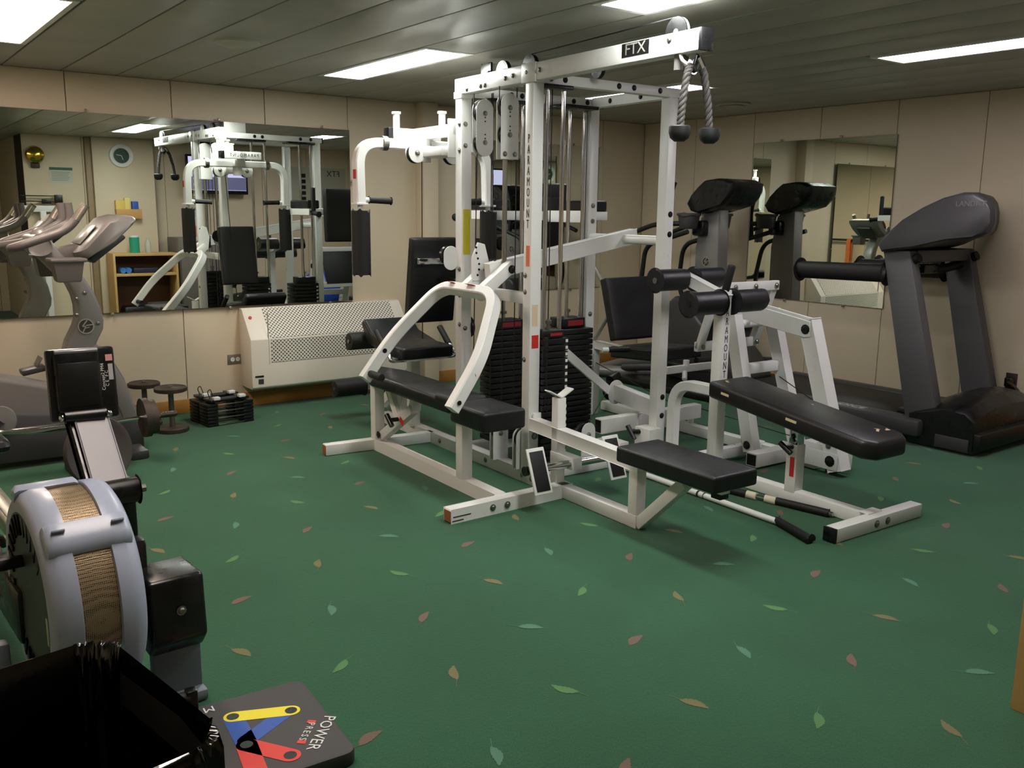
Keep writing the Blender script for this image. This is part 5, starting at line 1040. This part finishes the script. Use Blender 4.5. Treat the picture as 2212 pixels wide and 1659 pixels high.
# push-up board
pb = thing('push_up_board', 'dark push-up board with coloured strips, holes and one black handle', 'push-up board', (0.655, 2.075, 0), R(-4))
bo = MB().prism(rr(0.285, 0.205, 0.03, 4), 0.0, 0.038, 'xy', 0.005, 2).done('board', mat('board_dark', (62, 58, 58), 0.6, noise=0.1, nscale=300), pb)
zt = 0.0386
def strip(p, q, w, col, z=zt):
    p, q = V(*p, z), V(*q, z); d = (q - p).normalized(); s_ = Vector((-d.y, d.x, 0)); pts = []
    a0 = math.atan2(s_.y, s_.x)
    for k in range(13): a = a0 + math.pi * k / 12; pts.append((p.x + w * math.cos(a), p.y + w * math.sin(a)))
    for k in range(13): a = a0 + math.pi + math.pi * k / 12; pts.append((q.x + w * math.cos(a), q.y + w * math.sin(a)))
    MB().prism(pts, z - 0.001, z, 'xy').done('colour_strip', col, bo)
BB, YY, RR_ = mat('board_blue', (40, 84, 172), 0.5), mat('board_yellow', (238, 222, 40), 0.5), mat('board_red', (222, 58, 52), 0.5)
strip((0.065, 0.10), (0.06, -0.03), 0.026, BB); strip((0.19, 0.055), (0.065, -0.02), 0.024, BB)
strip((-0.02, 0.02), (-0.20, -0.04), 0.026, BB); strip((-0.02, 0.02), (-0.06, 0.13), 0.026, BB)
strip((0.065, 0.105), (0.205, 0.055), 0.024, YY, zt + 0.0006); strip((0.058, -0.04), (0.045, -0.165), 0.026, RR_, zt + 0.0006); strip((0.058, -0.04), (0.135, -0.14), 0.026, RR_, zt + 0.0006); strip((-0.18, -0.16), (-0.10, -0.175), 0.026, RR_, zt + 0.0006)
for (x, y) in ((0.065, 0.105), (0.205, 0.055), (-0.02, 0.02), (0.058, -0.04), (0.045, -0.165), (0.135, -0.14), (-0.11, -0.172), (-0.20, -0.04)): MB().cyl((x, y, zt + 0.0002), (x, y, zt + 0.0012), 0.016, n=20).done('hole', BLKP, bo)
text('POWER', 0.045, LBLW, bo, face_m((0.235, -0.085, zt + 0.0004), (-0.62, -0.78, 0), (0.78, -0.62, 0)), extrude=0.0003); text('PRESS', 0.026, LBLW, bo, face_m((0.206, -0.062, zt + 0.0004), (-0.62, -0.78, 0), (0.78, -0.62, 0)), extrude=0.0003, spacing=1.3)
for (x, y) in ((0.232, -0.025), (0.178, -0.10)): MB().rbox((x, y, zt), (0.014, 0.022, 0.001), (0, 0, R(51))).done('red_tick', RR_, bo)
text('MVS', 0.04, LBLW, bo, face_m((0.0, 0.175, zt + 0.0004), (-1, 0, 0), (0, -1, 0)), extrude=0.0003)
h = MB().box((-0.20, 0.085, 0.0375), (-0.02, 0.135, 0.046), 0.004).done('handle_base', BLKP, pb)
for x in (-0.195, -0.035): MB().box((x - 0.014, 0.095, 0.045), (x + 0.014, 0.125, 0.145), 0.004).done('handle_post', BLKP, h)
MB().cyl((-0.20, 0.11, 0.122), (-0.04, 0.11, 0.122), 0.0185, n=14).done('handle_grip', FOAM, h)
MB().rbox((-0.075, 0.108, 0.0465), (0.035, 0.03, 0.001)).done('yellow_sticker', YY, h)
# ================================================================== the front wall, seen in the mirrors
YC = YF + 0.10
ck_ = thing('wall_clock', 'round white wall clock with dark green face on the front column', 'clock', (2.76, YC, 1.935))
b = MB(); b.lathe([(0.085, 0.02), (0.10, 0.035), (0.128, 0.03), (0.135, 0.0)], (0, 0, 0), (0, 1, 0), 36); b.done('rim', LBLW, ck_)
b = MB(); b.lathe([(0, 0.02), (0.088, 0.02), (0.088, 0.0)], (0, 0, 0), (0, 1, 0), 36); b.done('dial', mat('clock_green', (36, 66, 50), 0.4), ck_)
MB().bar((0, 0.023, 0), (-0.055, 0.023, 0.01), 0.003, 0.006, 0).done('minute_hand', LBLW, ck_); MB().bar((0, 0.023, 0), (0.015, 0.023, -0.045), 0.003, 0.006, 0).done('hour_hand', LBLW, ck_)
bl = thing('alarm_bell', 'round brass alarm bell on the front wall', 'bell', (1.87, YF, 1.91))
b = MB(); b.lathe([(0.096, 0.035), (0.098, 0.05), (0.085, 0.085), (0.05, 0.105), (0, 0.11)], (0, 0, 0), (0, 1, 0), 32); b.done('gong', mat('brass', (196, 168, 70), 0.18, metal=1.0), bl)
MB().box((-0.045, 0, -0.14), (0.045, 0.045, -0.02), 0.01).done('housing', IRON, bl)
nt_ = thing('notice', 'printed notice with green heading beside the brass bell', 'notice', (2.13, YF, 1.70))
MB().box((-0.12, 0, -0.09), (0.12, 0.003, 0.09)).done('sheet', mat('paper_grey', (190, 192, 178), 0.6), nt_); MB().box((-0.12, 0.003, 0.055), (0.12, 0.004, 0.085)).done('heading', mat('notice_green', (50, 96, 70), 0.6), nt_)
for k in range(6): MB().box((-0.10, 0.003, 0.03 - k * 0.018), (0.09 - 0.01 * (k % 3), 0.0036, 0.036 - k * 0.018)).done('text_line', mat('print_grey', (128, 136, 126), 0.6), nt_)
tv = thing('television', 'black flat television with lit lavender screen on the recessed wall', 'television', (3.90, YREC + 0.10, 1.76))
MB().box((-0.38, 0.0, -0.235), (0.38, 0.05, 0.235), 0.008).done('bezel', BLKP, tv)
MB().box((-0.355, 0.05, -0.19), (0.355, 0.052, 0.21)).done('screen', mat('screen_lit', (90, 90, 110), 0.3, emit=(186, 182, 226), estr=0.9), tv)
MB().box((-0.355, 0.052, -0.185), (0.355, 0.0525, -0.03)).done('screen_scene', mat('screen_dark', (60, 62, 84), 0.3, emit=(110, 110, 150), estr=0.4), tv)
MB().box((-0.1, -0.10, -0.1), (0.1, 0.0, 0.1), 0.004).done('bracket', BLKS, tv)
# shelf unit with things on it
su = thing('shelf_unit', 'low open pine shelf unit below the clock', 'shelf', (2.88, 0.86, 0))
for n_, lo, hi in (('side_panel', (-0.36, -0.16, 0), (-0.335, 0.16, 0.83)), ('side_panel', (0.335, -0.16, 0), (0.36, 0.16, 0.83)), ('shelf_board', (-0.335, -0.16, 0.05), (0.335, 0.16, 0.09)), ('shelf_board', (-0.335, -0.16, 0.57), (0.335, 0.16, 0.60)), ('top_board', (-0.335, -0.16, 0.80), (0.335, 0.16, 0.83)), ('back_board', (-0.335, -0.165, 0.09), (0.335, -0.158, 0.80))):
    MB().box(lo, hi, 0.002).done(n_, PINE if n_ != 'back_board' else mat('brown_board', (92, 58, 34), 0.6), su)
cn_ = thing('wipes_canister', 'green and white wipes canister on the pine shelf unit', 'canister', (2.80, 0.86, 0.83)); MB().cyl((0, 0, 0), (0, 0, 0.18), 0.055, n=22).done('tub', mat('canister_green', (40, 150, 120), 0.4), cn_); MB().cyl((0, 0, 0.18), (0, 0, 0.20), 0.05, n=22).done('lid', LBLW, cn_)
bt = thing('bottle', 'clear squeeze bottle beside the green canister', 'bottle', (2.95, 0.86, 0.83)); b = MB(); b.lathe([(0, 0), (0.032, 0), (0.034, 0.11), (0.015, 0.14), (0.013, 0.17), (0, 0.17)], (0, 0, 0), n=18); b.done('body', mat('bottle_clear', (180, 182, 170), 0.2), bt)
for k, (x, c_) in enumerate(((-0.25, (60, 120, 190)), (-0.19, (70, 130, 200)))):
    o = MB().cyl((x + 2.88, 0.84, 0.635), (x + 2.88, 0.98, 0.635), 0.033, n=16, bev=0.008).done('hand_weight', mat('hand_weight_blue', c_, 0.4)); tag(o, ('small blue hand weight next to the pine side panel' if k == 0 else 'small blue hand weight next to the dark navy case'), 'hand weight', 'blue hand weights')
o = MB().box((2.75, 0.80, 0.602), (3.02, 0.97, 0.66), 0.006).done('equipment_case', mat('navy_case', (34, 36, 58), 0.5)); tag(o, 'dark navy case on the middle pine shelf', 'case')
o = MB().box((2.62, 0.76, 0.092), (3.12, 0.97, 0.22), 0.03).done('cable_attachments_bag', BLKS); tag(o, 'black bag of cable attachments on the bottom pine shelf', 'bag')
bs_ = thing('wall_basket', 'tan wall tray holding boxes on the clock column', 'tray', (2.79, YC, 1.22)); MB().box((-0.14, 0, 0), (0.14, 0.09, 0.11), 0.004).done('tray', mat('tray_tan', (196, 150, 90), 0.6), bs_)
for x, w_, c_, lb_, h_ in ((-0.09, 0.05, (224, 190, 90), 'yellow carton in the tan wall tray', 0.21), (-0.01, 0.03, (226, 206, 120), 'pale bottle in the tan wall tray', 0.24), (0.075, 0.035, (40, 80, 170), 'blue tub in the tan wall tray', 0.20)):
    o = MB().box((2.79 + x - w_, YC + 0.02, 1.225), (2.79 + x + w_, YC + 0.075, 1.22 + h_), 0.005).done('carton', mat('tray_item_%d' % c_[0], c_, 0.5)); tag(o, lb_, 'carton')
gc = thing('grey_cabinet', 'dark grey metal cabinet beside the pine shelf unit', 'cabinet', (3.52, 0.74, 0)); MB().box((-0.24, -0.27, 0), (0.24, 0.20, 1.0), 0.006).done('body', mat('cabinet_grey', (112, 104, 98), 0.45), gc); MB().box((-0.225, 0.20, 0.03), (0.225, 0.212, 0.97), 0.004).done('door', MATS['cabinet_grey'], gc); MB().cyl((-0.1, 0.05, 1.04), (0.14, 0.05, 1.04), 0.012, n=10).done('top_rail', CHROME, gc); MB().cyl((-0.1, 0.05, 1.0), (-0.1, 0.05, 1.07), 0.014, n=10).done('rail_post', CHROME, gc)
sc = thing('beam_scale', 'upright balance scale with dark sliding beam against the front wall', 'scale', (1.90, 0.74, 0))
MB().box((-0.10, -0.15, 0), (0.15, 0.02, 0.06), 0.01).done('platform', DGREY, sc); MB().box((-0.03, -0.12, 0.06), (0.03, -0.06, 1.30), 0.004).done('column', LBLW, sc); MB().box((-0.20, -0.11, 1.29), (0.20, -0.07, 1.36), 0.004).done('beam_tray', LBLW, sc)
for z in (1.40, 1.46): MB().box((-0.21, -0.10, z), (0.21, -0.08, z + 0.012), 0.002).done('beam', BLKS, sc)
MB().box((0.13, -0.115, 1.39), (0.21, -0.065, 1.48), 0.004).done('counterpoise', BLKS, sc); MB().box((0.0, -0.115, 1.38), (0.09, -0.065, 1.43), 0.004).done('slider', BLKS, sc)
for x0, lb_ in ((5.06, 'exercise chart with a column of dark pictures'), (5.52, 'wall chart headed FTX on the recessed wall')):
    p = thing('wall_chart', lb_, 'poster', (x0, YREC, 1.65)); MB().box((-0.18, 0, -0.28), (0.18, 0.003, 0.25)).done('sheet', mat('chart_paper', (176, 176, 160), 0.6), p)
    if x0 < 5.3:
        for k in range(6): MB().box((-0.02, 0.003, -0.26 + k * 0.075), (0.06, 0.004, -0.21 + k * 0.075)).done('picture', BLKS, p)
    else: text('FTX', 0.11, LET, p, face_m((0, 0.0035, 0.17), (-1, 0, 0), (0, 0, 1)))
bo_ = thing('exercise_ball', 'large glossy blue exercise ball by the front wall', 'ball', (5.08, 1.02, 0)); MB().sphere((0, 0, 0.30), 0.30, 32).done('ball', BLUE, bo_)
# handrail with an orange strap on the left wall
hr = thing('handrail', 'dark wall handrail along the left wall', 'handrail', (XL, 4.2, 0.98)); MB().cyl((0.07, -1.6, 0), (0.07, 1.5, 0), 0.016, n=12).done('rail', BLKS, hr)
for y in (-1.5, 0, 1.4): MB().box((0, y - 0.015, -0.03), (0.075, y + 0.015, -0.01), 0.003).done('rail_bracket', BLKS, hr)
st_ = thing('strap', 'orange webbing strap hanging over the left wall handrail', 'strap', (XL + 0.07, 3.85, 0)); MB().sweep([(0.03, 0, 0.62), (0.03, 0, 0.97), (0.0, 0, 1.006), (-0.03, 0, 0.97), (-0.03, 0, 0.66)], 0, rect=(0.004, 0.07), bend=0.03, up=(0, 1, 0)).done('webbing', mat('orange_webbing', (214, 112, 50), 0.6), st_)
